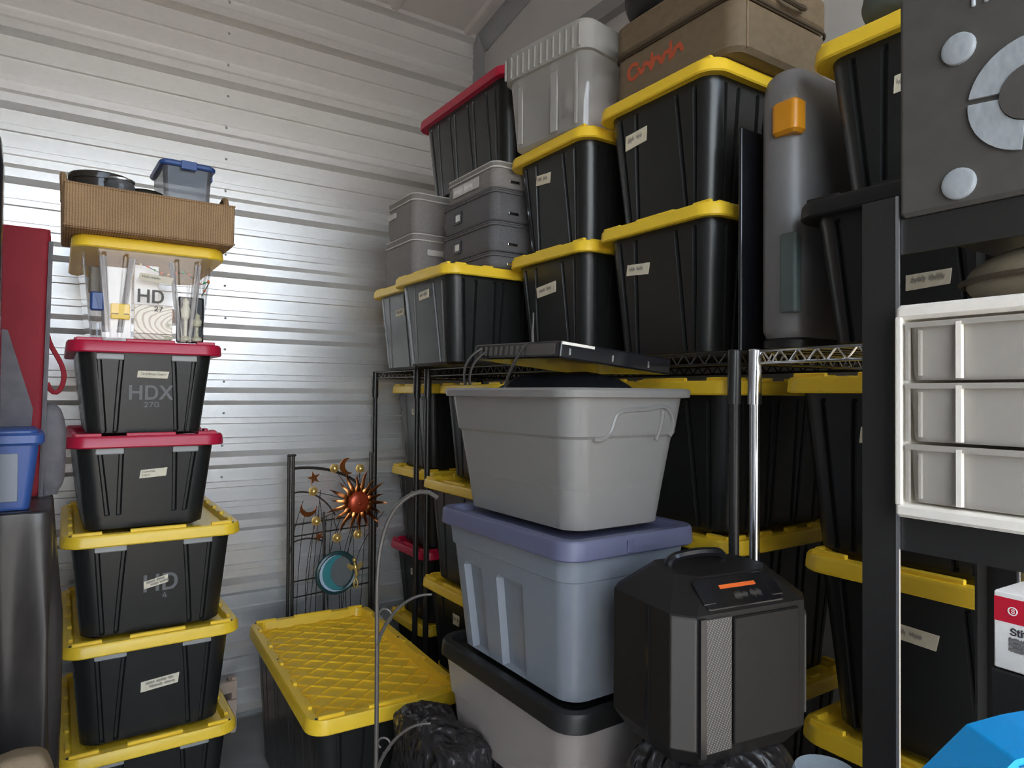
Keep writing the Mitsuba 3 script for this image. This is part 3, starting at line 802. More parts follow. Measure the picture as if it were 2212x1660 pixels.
lidk = part(fk, 'lid', loft(ll), 'mat_frosted_thick', 30, FF, label='cloudy deep lid')
for i in range(13):
    part(lidk, 'ridge', rbox(0.008, 0.006, 0.075, 0.002, 0.002, FHt - 0.008, -FWd / 2 + 0.015 + i * 0.0295, -FDp / 2 - 0.015), 'mat_frosted_thick', 30, FF)
for s in (-1, 1):
    solid('yarn_ball', moved(ball(0.07, 3), tr(1.57, 1.87 + s * 0.075, fz + 0.08 + 0.0 * s)), 'mat_pink_white' if s < 0 else 'mat_grey_fabric', ('pale' if s < 0 else 'grey') + ' soft round bundle inside the frosted bin', 'bundle')
solid('fabric_bundle', moved(rbox(0.26, 0.24, 0.10, 0.05, 0.03), tr(1.66, 1.87, fz + 0.15)), 'mat_piping', 'pale folded fabric in the upper half of the frosted bin', 'fabric')

# brown canvas case on the C column
bz = STOP + 0.408 + 0.388 + 0.003
bc = thing('canvas_case', 'olive brown canvas case with orange lettering on the large black tote', 'case')
FBC = frame(1.455 + 0.21, 1.375, bz, R)
part(bc, 'body', rbox(0.48, 0.42, 0.145, 0.05, 0.012), 'mat_brown_canvas', 40, FBC)
part(bc, 'lid', rbox(0.486, 0.426, 0.105, 0.052, 0.014, 0.148), 'mat_brown_canvas', 40, FBC)
part(bc, 'seam', tube(at_z(rr(0.243, 0.213, 0.052, 6), 0.146), 0.0045, 6, True), 'mat_dark_brown', 40, FBC, label='dark zipped seam')
part(bc, 'lettering', moved(prism(LineString([(0.040 + 0.022 * math.cos(a), 0.025 + 0.022 * math.sin(a)) for a in np.linspace(0.8, 5.5, 16)]).buffer(0.006).union(
    LineString([(x, 0.022 + 0.010 * math.sin(x * 150) + 0.004 * math.sin(x * 310)) for x in np.linspace(0.062, 0.235, 70)]).buffer(0.0062)).union(LineString([(0.115, 0.004), (0.118, 0.048)]).buffer(0.005)).union(LineString([(0.19, 0.004), (0.193, 0.05)]).buffer(0.005)), 0.0012), np.asarray(tr(-0.185, -0.2105, 0.058)) @ FACE_FRONT), 'mat_orange_ink', 30, FBC, label='faded orange lettering')
part(bc, 'strap', rbox(0.035, 0.006, 0.235, 0.003, 0.002, 0.008, 0.225, -0.17), 'mat_cardboard', 30, FBC, label='tan corner strap')
part(bc, 'side_handle', tube(smooth_path([(0.243, -0.06, 0.19), (0.262, -0.05, 0.17), (0.266, 0.0, 0.165), (0.262, 0.05, 0.17), (0.243, 0.06, 0.19)], 16), 0.007, 6), 'mat_dark_brown', 30, FBC)


def lump(w, d, h, seed, amp=0.03, freq=7, sub=4, p=2.6):
    m = trimesh.creation.icosphere(subdivisions=sub)
    v = m.vertices
    k = (np.abs(v) ** p).sum(1) ** (-1 / p)
    v = v * k[:, None] * np.array([w / 2, d / 2, h / 2])
    nrm = m.vertices
    v = v + nrm * ((meshkit.fbm(v * freq + seed * 3.7, 4, seed) - 0.5) * 2 * amp)[:, None]
    v[:, 2] -= v[:, 2].min()
    v[:, 2] = np.where(v[:, 2] < 0.01, 0.0, v[:, 2])
    return trimesh.Trimesh(v, m.faces, process=False)


solid('soft_bag', moved(lump(0.26, 0.23, 0.26, 3, 0.012, 7, 4, 4.0), tr(1.60, 1.505, bz + 0.252)), 'mat_black', 'black soft bag lying on the brown canvas case near the ceiling', 'bag', smooth=True)
solid('folded_tarp', moved(lump(0.34, 0.30, 0.16, 5, 0.02), tr(1.60, 0.70, STOP + 0.33 + 0.345)), 'mat_teal_grey', 'teal grey folded tarp on the yellow lid at the top right', 'tarp', smooth=True)

# grey hard case standing between the black totes
gk = thing('upright_case', 'tall grey plastic case with an amber latch standing between black totes', 'case')
gy0, gy1 = 0.968, 1.083
gm = loft([at_z(rr(0.052, 0.19, 0.045, 6), 0), at_z(rr(0.0575, 0.20, 0.05, 6), 0.02), at_z(rr(0.0575, 0.20, 0.05, 6), 0.33), at_z(rr(0.0575, 0.20, 0.05, 6), 0.62), at_z(rr(0.05, 0.19, 0.045, 6), 0.665), at_z(rr(0.04, 0.17, 0.035, 6), 0.685)])
FG = frame(1.455 + 0.2, (gy0 + gy1) / 2, STOP + 0.031, R) @ T().scale([1, 1, 0.97])
part(gk, 'shell', gm, 'mat_case_grey', 40, FG)
part(gk, 'base', rbox(0.124, 0.39, 0.03, 0.05, 0.006, -0.03), 'mat_black', 30, FG)
part(gk, 'latch', rbox(0.072, 0.05, 0.085, 0.016, 0.008, 0.505, 0.032, -0.190), 'mat_amber', 30, FG, label='amber latch')
part(gk, 'side_panel', rbox(0.045, 0.03, 0.20, 0.008, 0.004, 0.06, 0.036, -0.188), 'mat_teal_grey', 30, FG, label='grey green panel')
pn = solid('thin_panel', rbox(0.30, 0.012, 0.58, 0.012, 0.004), 'mat_gloss_black', 'thin black panel wedged between the large black tote and the grey case', 'panel', tw=frame(1.60, 1.125, STOP + 0.002, 0))

# ---------------------------------------------------------------- steel shelf unit at the right
ks = thing('steel_shelf', 'black angle steel shelf unit at the right with plastic drawers on it', 'shelf unit')
SXR, SY1, SY0, SXB = 0.95, 0.527, -0.70, 1.34


def angle_post(x, y, sx, sy):
    P = Polygon([(0, 0), (sx * 0.004, 0), (sx * 0.004, sy * 0.048), (0, sy * 0.048)]).union(Polygon([(0, 0), (sx * 0.04, 0), (sx * 0.04, sy * 0.004), (0, sy * 0.004)]))
    m = prism(P, 1.835)
    m.apply_translation((x, y, 0))
    return m


for x, sx in ((SXR, 1), (SXB, -1)):
    for y, sy in ((SY1, -1), (SY0, 1)):
        pk_ = part(ks, 'post', angle_post(x, y, sx, sy), 'mat_black_metal', False)
        part(pk_, 'silver_edge', bx(x - 0.001, x + 0.003, y + sy * 0.048 - 0.003, y + sy * 0.048 + 0.0012, 0.0, 1.835), 'mat_steel_edge', False, label='thin silvery edge strip')  # thin silver-coloured strip along the edge of each post
for z in (1.80, 1.398, 0.60, 0.12):
    sh = part(ks, 'shelf_board', bx(SXR + 0.008, SXB - 0.006, SY0 + 0.006, SY1 - 0.05, z - 0.012, z), 'mat_black', False)
    part(ks, 'beam', bx(SXR + 0.0042, SXR + 0.0075, SY0 + 0.006, SY1 - 0.05, z - 0.045, z + 0.002), 'mat_black_metal', False)

# dark grey box with the silver ring
sk = thing('ring_box', 'dark grey square box with a silver ring and silver studs on the steel shelf', 'speaker')
FS = frame(0.945 + 0.15, 0.32, 1.803, R)
SW = 0.306
part(sk, 'cabinet', rbox(SW, 0.30, 0.30, 0.006, 0.005), 'mat_speaker', 30, FS)


def disc(r, u, v, dep=0.004, hole=0.0, n=40, y0=-0.15):
    a = np.arange(n) * 2 * PI / n
    P = Polygon(np.column_stack([r * np.cos(a), r * np.sin(a)]), [np.column_stack([hole * np.cos(a), hole * np.sin(a)])] if hole else None)
    return P


cy_, cz_ = 0.0, 0.118
ring = disc(0.068, 0, 0, hole=0.034)
ring = ring.difference(sbox(-0.08, -0.0035, 0.08, 0.0035).union(sbox(-0.0035, -0.08, 0.0035, 0.08)))
rk = part(sk, 'ring', moved(prism(ring, 0.004), tr(cy_, -0.15, cz_) @ rotm(7, (0, 1, 0)) @ FACE_FRONT), 'mat_silver', 30, FS, label='silver ring in quarters')
part(sk, 'hub', moved(prism(disc(0.033, 0, 0), 0.006), tr(cy_, -0.15, cz_) @ FACE_FRONT), 'mat_speaker', 30, FS)
for su in (-1, 1):
    for sv in (-1, 1):
        part(sk, 'stud', moved(lathe([(0.02, 0), (0.0195, 0.004), (0.016, 0.006)], 24), tr(su * 0.079, -0.15, cz_ - 0.004 + sv * 0.086) @ rotm(90, (1, 0, 0))), 'mat_silver', 30, FS, label='round silver stud')
for i in range(6):
    part(sk, 'vent_tooth', moved(rbox(0.005, 0.004, 0.026, 0.002, 0.001), tr(-0.062 + i * 0.014, -0.151, 0.246 - 0.0005 * i)), 'mat_silver', 30, FS)

# three clear drawers in a white frame
dk_ = thing('drawer_unit', 'white framed set of clear plastic drawers on the steel shelf', 'drawer unit')
DX, DY1, DY0, DZ0, DZ1 = 0.925, 0.470, 0.09, 1.402, 1.682
DW, DHt = DY1 - DY0, DZ1 - DZ0
FD = frame(DX + 0.16, (DY0 + DY1) / 2, DZ0, R)
fr = [rbox(DW, 0.32, 0.018, 0.006, 0.004, 0.0), rbox(DW, 0.32, 0.020, 0.008, 0.005, DHt - 0.02)]
for s in (-1, 1):
    fr.append(rbox(0.010, 0.32, DHt - 0.03, 0.003, 0.002, 0.015, s * (DW / 2 - 0.005), 0))
fr.append(rbox(DW - 0.02, 0.006, DHt - 0.03, 0.001, 0.001, 0.015, 0, 0.156))
part(dk_, 'frame', cat(*fr), 'mat_white_plastic', 30, FD, label='white frame')
dh = (DHt - 0.044) / 3
for i in range(3):
    z = 0.021 + i * (dh + 0.001)
    o = [at_z(rr(DW / 2 - 0.020, 0.148, 0.01, 4), z), at_z(rr(DW / 2 - 0.017, 0.150, 0.012, 4), z + 0.004), at_z(rr(DW / 2 - 0.014, 0.153, 0.012, 4), z + dh - 0.004), at_z(rr(DW / 2 - 0.017, 0.150, 0.010, 4), z + dh - 0.003), at_z(rr(DW / 2 - 0.021, 0.146, 0.01, 4), z + 0.006)]
    d_ = part(dk_, 'drawer', loft(o), 'mat_drawer_clear', 30, FD)
    part(d_, 'front_rim', moved(cat(bx(-DW / 2 + 0.014, DW / 2 - 0.014, -0.160, -0.153, z + dh - 0.010, z + dh - 0.003), bx(-DW / 2 + 0.014, -DW / 2 + 0.018, -0.159, -0.153, z, z + dh - 0.004), bx(-DW / 2 + 0.030, -DW / 2 + 0.033, -0.159, -0.153, z + 0.006, z + dh - 0.014)), tr(0, 0, 0)), 'mat_drawer_clear', 30, FD)
    part(d_, 'divider', bx(-0.115, -0.109, -0.161, -0.153, z + 0.002, z + dh - 0.006), 'mat_white_plastic', 30, FD)
solid('pencil', moved(tube([(0, 0, 0), (0, 0.012, 0), (0, 0.18, 0)], [0.0008, 0.004, 0.004], 6), tr(DX + 0.05, DY0 + 0.09, DZ0 + 0.021 + 2 * dh + 0.012) @ rotm(180, (0, 0, 1), (0, 0.09, 0))), 'mat_orange', 'orange pencil lying in the top clear drawer', 'pencil')
solid('small_tray', moved(rbox(0.12, 0.20, 0.012, 0.006, 0.003), tr(DX + 0.11, DY0 + 0.19, DZ0 + 0.030)), 'mat_case_grey', 'flat dark tray in the bottom clear drawer', 'tray')
solid('small_tray', moved(rbox(0.10, 0.12, 0.018, 0.006, 0.003), tr(DX + 0.10, DY0 + 0.10, DZ0 + 0.044)), 'mat_amber', 'tan flat pack in the bottom clear drawer', 'pack')
# things on the drawers
mk = thing('olive_shell', 'olive brown curved plastic body with a green piece on top of the drawers', 'toy')
sh_ = trimesh.creation.icosphere(subdivisions=4)
v_ = sh_.vertices * np.array([0.09, 0.105, 0.045])
v_[:, 2] = np.maximum(v_[:, 2], -0.030)
sh_ = trimesh.Trimesh(v_, sh_.faces, process=False)
part(mk, 'body', moved(sh_, tr(1.05, 0.325, DZ1 + 0.031)), 'mat_olive', 40)
part(mk, 'rim', tube([(1.05 + 0.094 * math.cos(a), 0.325 + 0.110 * math.sin(a), DZ1 + 0.03) for a in np.arange(32) * PI / 16], 0.004, 6, True), 'mat_dark_brown', 40)
part(mk, 'marking', moved(meshkit.text_mesh('1:8', 0.010, 0.0008, True), tr(0.962, 0.325, DZ1 + 0.026) @ rotm(-90, (0, 0, 1)) @ FACE_FRONT), 'mat_white_card', 30)
part(mk, 'green_piece', moved(rbox(0.03, 0.04, 0.02, 0.006, 0.004), tr(0.955, 0.272, DZ1 + 0.002)), 'mat_green', 30, label='bright green piece')

# white and red box
xk = thing('product_box', 'white cardboard box with a red band and black print on the steel shelf', 'box')
FX = frame(0.875 + 0.06, 0.336 - 0.15, 1.258, R - 2)
part(xk, 'carton', rbox(0.30, 0.12, 0.086, 0.002, 0.0015), 'mat_white_card', 30, FX)
bd = part(xk, 'red_band', bx(-0.1492, 0.149, -0.0606, -0.0598, 0.053, 0.080), 'mat_crimson', False, FX, label='red band')
part(bd, 'emblem', cat(moved(prism(disc(0.0048, 0, 0, hole=0.0036), 0.0006), tr(-0.131, -0.0606, 0.0665) @ FACE_FRONT), moved(meshkit.text_mesh('S', 0.0045, 0.0006, True), tr(-0.1328, -0.0606, 0.0643) @ FACE_FRONT)), 'mat_white_card', 30, FX)
part(bd, 'lettering', moved(meshkit.text_mesh('SINGER', 0.0056, 0.0006, True), tr(-0.120, -0.0606, 0.0637) @ FACE_FRONT), 'mat_white_card', 30, FX)
part(xk, 'lettering', moved(meshkit.text_mesh('Stitch Quick', 0.0076, 0.0006, True), tr(-0.134, -0.0602, 0.040) @ FACE_FRONT), 'mat_ink', 30, FX)
for i in range(3):
    part(xk, 'small_print', moved(scribble(0.16, 0.003, 90 + i, 0.0004, 0.0008), tr(-0.135, -0.0602, 0.033 - i * 0.005) @ FACE_FRONT), 'mat_case_grey', 30, FX)

solid('dark_carton', rbox(0.29, 0.12, 1.256 - 0.602, 0.003, 0.002), 'mat_black', 'plain black carton under the white and red box', 'box', tw=frame(0.875 + 0.06, 0.345 - 0.15, 0.602, R - 2))

# blue package and the pale roll, near the camera at the lower right
uk = thing('blue_package', 'bright blue flat package with white brush letters at the bottom right corner', 'package')
FU = frame(0.612, 0.259, -0.03, math.degrees(math.atan2(-0.567, 0.824)))
face = Polygon([(-0.030, 0.03), (-0.025, 1.20), (0.0, 1.253), (0.044, 1.297), (0.075, 1.306), (0.20, 1.33), (0.21, 0.03)]).buffer(-0.008).buffer(0.008)
part(uk, 'pack', moved(prism(face, 0.06), tr(0, 0.06, 0) @ FACE_FRONT), 'mat_cyan', 30, FU)
band = Polygon([(0.047, 1.292), (0.075, 1.300), (0.196, 1.322), (0.197, 1.27), (0.10, 1.262), (0.06, 1.278)])
part(uk, 'dark_band', moved(prism(band, 0.0015), FACE_FRONT), 'mat_cyan_dark', 30, FU, label='dark blue band')
brush = Polygon([(0.060, 1.276), (0.085, 1.272), (0.11, 1.268), (0.15, 1.262), (0.13, 1.235), (0.082, 1.245), (0.074, 1.252), (0.088, 1.256)]).union(Polygon([(0.10, 1.24), (0.16, 1.225), (0.20, 1.17), (0.17, 1.16), (0.14, 1.20)]))
part(uk, 'lettering', moved(prism(brush, 0.002), tr(0, -0.0003, 0) @ FACE_FRONT), 'mat_pink_white', 30, FU, label='white brush lettering')
part(uk, 'lettering', moved(prism(Polygon([(0.012, 1.253), (0.030, 1.258), (0.034, 1.250), (0.016, 1.240)]), 0.002), FACE_FRONT), 'mat_white_card', 30, FU)

# rolled mat
rk_ = thing('rolled_mat', 'pale blue and white rolled mat standing upright beside the steel post', 'roll')
part(rk_, 'roll', lathe([(0.042, 0), (0.046, 0.004), (0.046, 1.005), (0.042, 1.012), (0.018, 1.010)], 28), 'mat_pale_blue', 30, T().translate([0.946, 0.580, 0]))
part(rk_, 'wrapper', lathe([(0.0465, 0.0), (0.0472, 0.002), (0.0472, 0.25), (0.0465, 0.252)], 28), 'mat_white_card', 30, T().translate([0.946, 0.580, 0.55]), label='white paper band')

# ---------------------------------------------------------------- the grey and blue totes in the middle
MX, MY = 0.984, 1.225          # near corner of the stack


def rough_tote(W, D, H, t_in, r=0.055, thick=0.006, handle=True, flute=False, rimw=0.016, rimh=0.022):
    """W along x, D along y, origin bottom centre, tapered by t_in on each side; open top with a rolled rim"""
    L = []
    zs = [0, 0.02, 0.03, 0.40, 0.645, 0.67, 0.93]
    for t in zs:
        k = t_in * (1 - t)
        hw, hd = W / 2 - k, D / 2 - k
        if t > 0.66:
            hw, hd = hw + 0.006, hd + 0.006
        if t == 0:
            hw, hd = hw - 0.015, hd - 0.015
        L.append(at_z(rr(hw, hd, r, 8), t * H))
    hw, hd = W / 2 + 0.006, D / 2 + 0.006
    L += [at_z(rr(hw + rimw, hd + rimw, r + 0.01, 8), H - rimh), at_z(rr(hw + rimw + 0.002, hd + rimw + 0.002, r + 0.01, 8), H - 0.006), at_z(rr(hw + rimw - 0.004, hd + rimw - 0.004, r + 0.006, 8), H), at_z(rr(hw - 0.004, hd - 0.004, r, 8), H - 0.001),
          at_z(rr(hw - t_in * 0.7 - thick, hd - t_in * 0.7 - thick, r, 8), H * 0.3), at_z(rr(hw - t_in - thick, hd - t_in - thick, r, 8), 0.012)]
    return loft(L)


gw, gd, gh = 0.335, 0.525, 0.345
GZ = 1.232
gt = thing('grey_tote', 'open grey tote at the top of the middle stack', 'storage tote')
FGt = frame(MX + gw / 2, MY + gd / 2, GZ, 0)
part(gt, 'body', rough_tote(gw + 0.05, gd + 0.05, gh, 0.042), 'mat_grey_tote', 30, FGt)
def on_side(u, v):
    """a point on the short side of the grey tote facing the room"""
    return (u, -((gd + 0.05) / 2 - 0.042 * (1 - v / gh)) - 0.005, v)


hz = gh * 0.655
hline = [on_side(-0.115, hz), on_side(-0.080, hz + 0.002), on_side(-0.062, hz + 0.020), on_side(-0.048, hz + 0.056), on_side(-0.02, hz + 0.066), on_side(0.06, hz + 0.070), on_side(0.112, hz + 0.072), on_side(0.128, hz + 0.060), on_side(0.134, hz)]
hd_ = part(gt, 'handle', tube(smooth_path(hline, 60), 0.0065, 8), 'mat_grey_tote', 40, FGt, label='moulded handle outline')
part(hd_, 'grip', tube(smooth_path([on_side(0.088, hz - 0.008), on_side(0.097, hz + 0.02), on_side(0.100, hz + 0.066)], 12), np.linspace(0.005, 0.009, 12), 8), 'mat_grey_tote', 40, FGt)

bt = thing('blue_tote', 'pale blue tote with lavender lid in the middle stack, under the grey tote', 'storage tote')
bz0, bh = 0.838, 0.394
FBt = frame(MX + gw / 2 - 0.004, MY + gd / 2 - 0.004, bz0, 0)


def fluted(W, D, H, t_in, r):
    L = []
    for q, t in enumerate((0, 0.02, 0.021, 0.04, 0.45, 0.66, 0.69, 0.80, 0.81, 1.0)):
        k = t_in * (1 - t)
        hw, hd = W / 2 - k, D / 2 - k
        if t >= 0.81:
            hw, hd = hw + 0.005, hd + 0.005
        if t == 0:
            hw, hd = hw - 0.012, hd - 0.012
        live = 1.0 if 3 <= q <= 5 else 0.0
        pts = []

        def side(half, n):
            out = []
            for c, g in ((-0.66 * half, 0.19 * half), (0.16 * half, 0.25 * half)):
                out += [(c - g - 0.010, 0), (c - g + 0.002, 0.016 * live), (c + g - 0.004, 0.010 * live), (c + g, 0)]
            return out
        cr = lambda cx, cy, a0: [(cx + r * math.cos(a0 + j / 8 * PI / 2), cy + r * math.sin(a0 + j / 8 * PI / 2)) for j in range(9)]
        pts += [(u, -hd + o) for u, o in [(-hw * 0.5, 0), (0, 0), (hw * 0.5, 0)]]
        pts += cr(hw - r, -hd + r, -PI / 2)
        pts += [(hw - o, u) for u, o in side(hd - r, 2)]
        pts += cr(hw - r, hd - r, 0)
        pts += [(-u, hd - o) for u, o in [(-hw * 0.5, 0), (0, 0), (hw * 0.5, 0)]]
        pts += cr(-hw + r, hd - r, PI / 2)
        pts += [(-hw + o, -u) for u, o in side(hd - r, 2)]
        pts += cr(-hw + r, -hd + r, PI)
        L.append(at_z(np.array(pts), t * H))
    return loft(L)


part(bt, 'body', fluted(gw + 0.055, gd + 0.055, bh - 0.03, 0.034, 0.055), 'mat_blue_tote', 35, FBt)
part(bt, 'lid', cat(lid_mesh(gw + 0.10, gd + 0.10, 0.046, r=0.055, tabs=False, inner=0.03), rbox(0.02, 0.006, 0.03, 0.002, 0.002, 0.006, -0.03, -(gd / 2 + 0.051))), 'mat_lavender', 35, FBt @ T().translate([0, 0, bh - 0.046]), label='dull lavender lid')
be = thing('beige_tote', 'flat beige tote with a black lid at the bottom of the middle stack', 'storage tote')
ez, eh = 0.565, 0.272
FBe = frame(MX + gw / 2 + 0.004, MY + gd / 2 + 0.02, ez, 0)
EL = []
for t in (0, 0.06, 0.061, 0.50, 0.52, 1.0):
    k = 0.022 * (1 - t) - (0.006 if t > 0.51 else 0)
    e_ = 0.012 if t == 0 else 0
    EL.append(at_z(rr((gw + 0.045) / 2 - k - e_, (gd + 0.085) / 2 - k - e_, 0.06, 8), t * (eh - 0.03)))
part(be, 'body', loft(EL), 'mat_beige_tote', 30, FBe)
part(be, 'lid', lid_mesh(gw + 0.085, gd + 0.125, 0.044, r=0.070, tabs=False, inner=0.03), 'mat_black', 35, FBe @ T().translate([0, 0, eh - 0.044]), label='black lid')
part(be, 'handle', rbox(0.05, 0.028, 0.02, 0.009, 0.006, eh - 0.075, 0.19, -(gd / 2 + 0.03)), 'mat_beige_tote', 30, FBe)

# black rubbish bags that carry the stack and the case
solid('rubbish_bag', moved(lump(0.34, 0.76, 0.55, 11, 0.025, 6, 5, 4.0), tr(MX + 0.20, MY + 0.34, 0.0)), 'mat_trashbag', 'shiny black rubbish bag under the middle stack of grey and blue totes', 'bag', smooth=True)
solid('rubbish_bag', moved(lump(0.38, 0.30, 0.86, 12, 0.022, 6, 5, 4.0), tr(1.13, 0.945, 0.0)), 'mat_trashbag', 'shiny black rubbish bag under the black tool case', 'bag', smooth=True)

solid('rubbish_bag', moved(lump(0.17, 0.42, 0.63, 13, 0.035, 11, 5, 4.5), tr(0.905, 1.70, 0.0)), 'mat_trashbag', 'wrinkled black rubbish bag at the left foot of the middle stack', 'bag', smooth=True)

# black tool case
tk_ = thing('tool_case', 'black hard tool case with an orange stripe standing before the blue tote', 'tool case')
KW, KD, KH, KC, KT = 0.342, 0.258, 0.345, 0.036, 0.055
FK = frame(0.970, 0.868, 0.862, -8.7)
hullp = []
for z, ins in ((0.0, 0.025), (0.04, 0.0), (KH - KT, 0.0), (KH, KT)):
    for x, y in ((ins + KC, ins), (KW - ins - KC, ins), (KW - ins, ins + KC), (KW - ins, KD - ins - KC), (KW - ins - KC, KD - ins), (ins + KC, KD - ins), (ins, KD - ins - KC), (ins, ins + KC)):
        hullp.append((x - KC * 0.5, y - 0.01, z))
shell = trimesh.Trimesh(np.array(hullp), process=False).convex_hull
part(tk_, 'shell', shell, 'mat_case_black', False, FK)
o_ = -KC * 0.5
part(tk_, 'chamfer_face', moved(rbox(0.048, 0.010, KH - KT - 0.045, 0.004, 0.003, 0.042), tr(o_ + KC * 0.5, KC * 0.5 - 0.01, 0) @ rotm(-45, (0, 0, 1))), 'mat_case_chamfer', 30, FK, label='lighter grey chamfer at the corner')  # strip over the chamfer, lighter grey than the shell
part(tk_, 'chamfer_face', moved(rbox(0.040, 0.010, KH - KT - 0.09, 0.004, 0.003, 0.06), tr(o_ + KW - KC * 0.5, KC * 0.5 - 0.01, 0) @ rotm(45, (0, 0, 1))), 'mat_case_chamfer', 30, FK)
part(tk_, 'front_rail', bx(o_ + KC + 0.002, o_ + KC + 0.016, -0.017, -0.009, 0.03, KH - KT - 0.005), 'mat_gloss_black', False, FK)
part(tk_, 'grip_strip', bx(o_ + KC + 0.018, o_ + KC + 0.078, -0.014, -0.009, 0.035, KH - KT - 0.008), 'mat_dotted', False, FK, label='dotted grey strip')
part(tk_, 'front_panel', rbox(0.17, 0.008, KH - KT - 0.05, 0.006, 0.003, 0.04, o_ + KC + 0.168, -0.012), 'mat_case_black', 30, FK)
part(tk_, 'lid_seam', cat(bx(o_ - 0.002, o_ + 0.003, 0.09, 0.098, 0.02, KH - KT)), 'mat_gloss_black', False, FK)
tp = T().translate([o_ + 0.16, KT * 0.5 - 0.01, KH - KT * 0.5]).rotate([1, 0, 0], 45)
part(tk_, 'plate', rbox(0.19, 0.066, 0.006, 0.004, 0.002, -0.002), 'mat_gloss_black', 30, FK @ tp, label='top label plate')
part(tk_, 'stripe', bx(-0.045, 0.045, 0.006, 0.014, 0.004, 0.0052), 'mat_orange', False, FK @ tp, label='orange stripe')
part(tk_, 'lettering', moved(scribble(0.075, 0.010, 15, 0.0008, 0.002), tr(-0.020, -0.016, 0.004)), 'mat_case_chamfer', 30, FK @ tp)
hy = KD * 0.55
part(tk_, 'handle', tube(smooth_path([(o_ + 0.09, hy, KH - 0.01), (o_ + 0.092, hy, KH + 0.010), (o_ + 0.12, hy, KH + 0.018), (o_ + 0.20, hy, KH + 0.018), (o_ + 0.228, hy, KH + 0.010), (o_ + 0.23, hy, KH - 0.01)], 28), 0.010, 8), 'mat_gloss_black', 40, FK, label='carry handle')
for u in (0.075, 0.245):
    part(tk_, 'latch', moved(rbox(0.03, 0.05, 0.008, 0.003, 0.002), tr(o_ + u, KT * 0.5 - 0.01 + 0.004, KH - KT * 0.5) @ rotm(45, (1, 0, 0))), 'mat_gloss_black', 30, FK)

# electronics on the grey tote
solid('cable_bag', moved(lump(0.33, 0.52, 0.26, 21, 0.02, 9), tr(MX + gw / 2, MY + gd / 2, GZ + 0.125)), 'mat_gloss_black', 'dark heap of cables and cloth filling the open grey tote', 'cables', smooth=True)
ek = thing('electronics_box', 'flat glossy black electronics box propped on top of the grey tote', 'electronics')
FE = frame(0.985, 1.275, 1.648, 0) @ T().rotate([0, 1, 0], 5.0).rotate([1, 0, 0], 1.6)
EW, ED, EH = 0.375, 0.40, 0.042
part(ek, 'case', rbox(EW, ED, EH, 0.006, 0.004, 0, EW / 2, ED / 2), 'mat_gloss_black', 30, FE)
part(ek, 'edge_glare', bx(0.004, 0.105, -0.0012, 0.003, EH - 0.009, EH - 0.002), 'mat_white_plastic', False, FE, label='white strip painted as glare on the edge')  # white strip stands in for the glossy highlight along the edge
for i in range(9):
    part(ek, 'vent_slot', bx(-0.0012, 0.001, 0.15 + i * 0.026, 0.162 + i * 0.026, 0.010, 0.034), 'mat_case_chamfer', False, FE)
for u in (0.028, 0.165, 0.29):
    part(ek, 'screw_mark', bx(u, u + 0.004, -0.0014, 0.001, 0.010, 0.026), 'mat_chrome', False, FE)
part(ek, 'side_sheen', bx(-0.0008, 0.001, 0.02, 0.14, 0.008, 0.036), 'mat_case_chamfer', False, FE, label='grey patch painted as sheen on the side')  # grey patch stands in for light reflected on this black face
part(ek, 'antenna', tube([(0.01, 0.13, EH - 0.002), (0.006, 0.13, EH + 0.03), (0.004, 0.13, EH + 0.075)], [0.005, 0.0035, 0.0025], 8), 'mat_wire', 40, FE)
for i, (a, b, c) in enumerate((((0.0, 0.36, 0.03), (-0.025, 0.38, 0.0), (-0.02, 0.40, -0.075)), ((0.0, 0.34, 0.02), (-0.03, 0.35, -0.02), (-0.028, 0.36, -0.075)), ((0.0, 0.14, 0.038), (-0.018, 0.16, -0.01), (-0.022, 0.19, -0.075)))):
    part(ek, 'cable', tube(smooth_path([a, b, c], 14), 0.004, 6), 'mat_wire', 40, FE)

# ---------------------------------------------------------------- trellis and ornaments by the ribbed wall
tl = thing('garden_trellis', 'black metal garden trellis leaning by the ribbed wall behind the yellow lid', 'trellis')
TY = 3.27
for x in (0.916, 0.936, 1.325, 1.343):
    part(tl, 'post', tube([(x, TY, 0.0), (x, TY, 0.6), (x - 0.002, TY, 1.26)], 0.008, 8), 'mat_wire')
part(tl, 'post_cap', moved(rbox(0.042, 0.024, 0.010, 0.004, 0.003), tr(0.925, TY, 1.258)), 'mat_wire')
arc = lambda z, h: smooth_path([(0.93, TY, z), (1.0, TY, z + h * 0.35), (1.15, TY, z - 0.03), (1.36, TY, z - 0.32)], 26)
part(tl, 'arc', tube(arc(1.20, 0.0), 0.007, 8), 'mat_wire')
part(tl, 'arc', tube(smooth_path([(0.93, TY, 1.08), (0.98, TY, 1.085), (1.05, TY, 1.06), (1.14, TY, 0.96)], 18), 0.004, 6), 'mat_wire')
part(tl, 'arc', tube(smooth_path([(0.93, TY, 0.845), (1.0, TY, 0.86), (1.08, TY, 0.84)], 14), 0.004, 6), 'mat_wire')
for z in (0.875, 0.93, 0.66, 0.585, 0.40):
    part(tl, 'cross_bar', tube([(0.93, TY, z), (1.15, TY, z + 0.012), (1.365, TY, z + 0.02)], 0.004, 6), 'mat_wire')
g3 = np.random.default_rng(5)
for i in range(16):
    x0_ = 0.945 + 0.022 * i
    part(tl, 'wire', tube(smooth_path([(x0_, TY + 0.008, 0.30 + 0.08 * g3.random()), (x0_ + 0.02 * g3.normal(), TY + 0.006, 0.75), (x0_ + 0.05 + 0.04 * g3.normal(), TY + 0.005, 1.00 + 0.14 * g3.random() - 0.010 * i)], 10), 0.0018, 5), 'mat_wire')
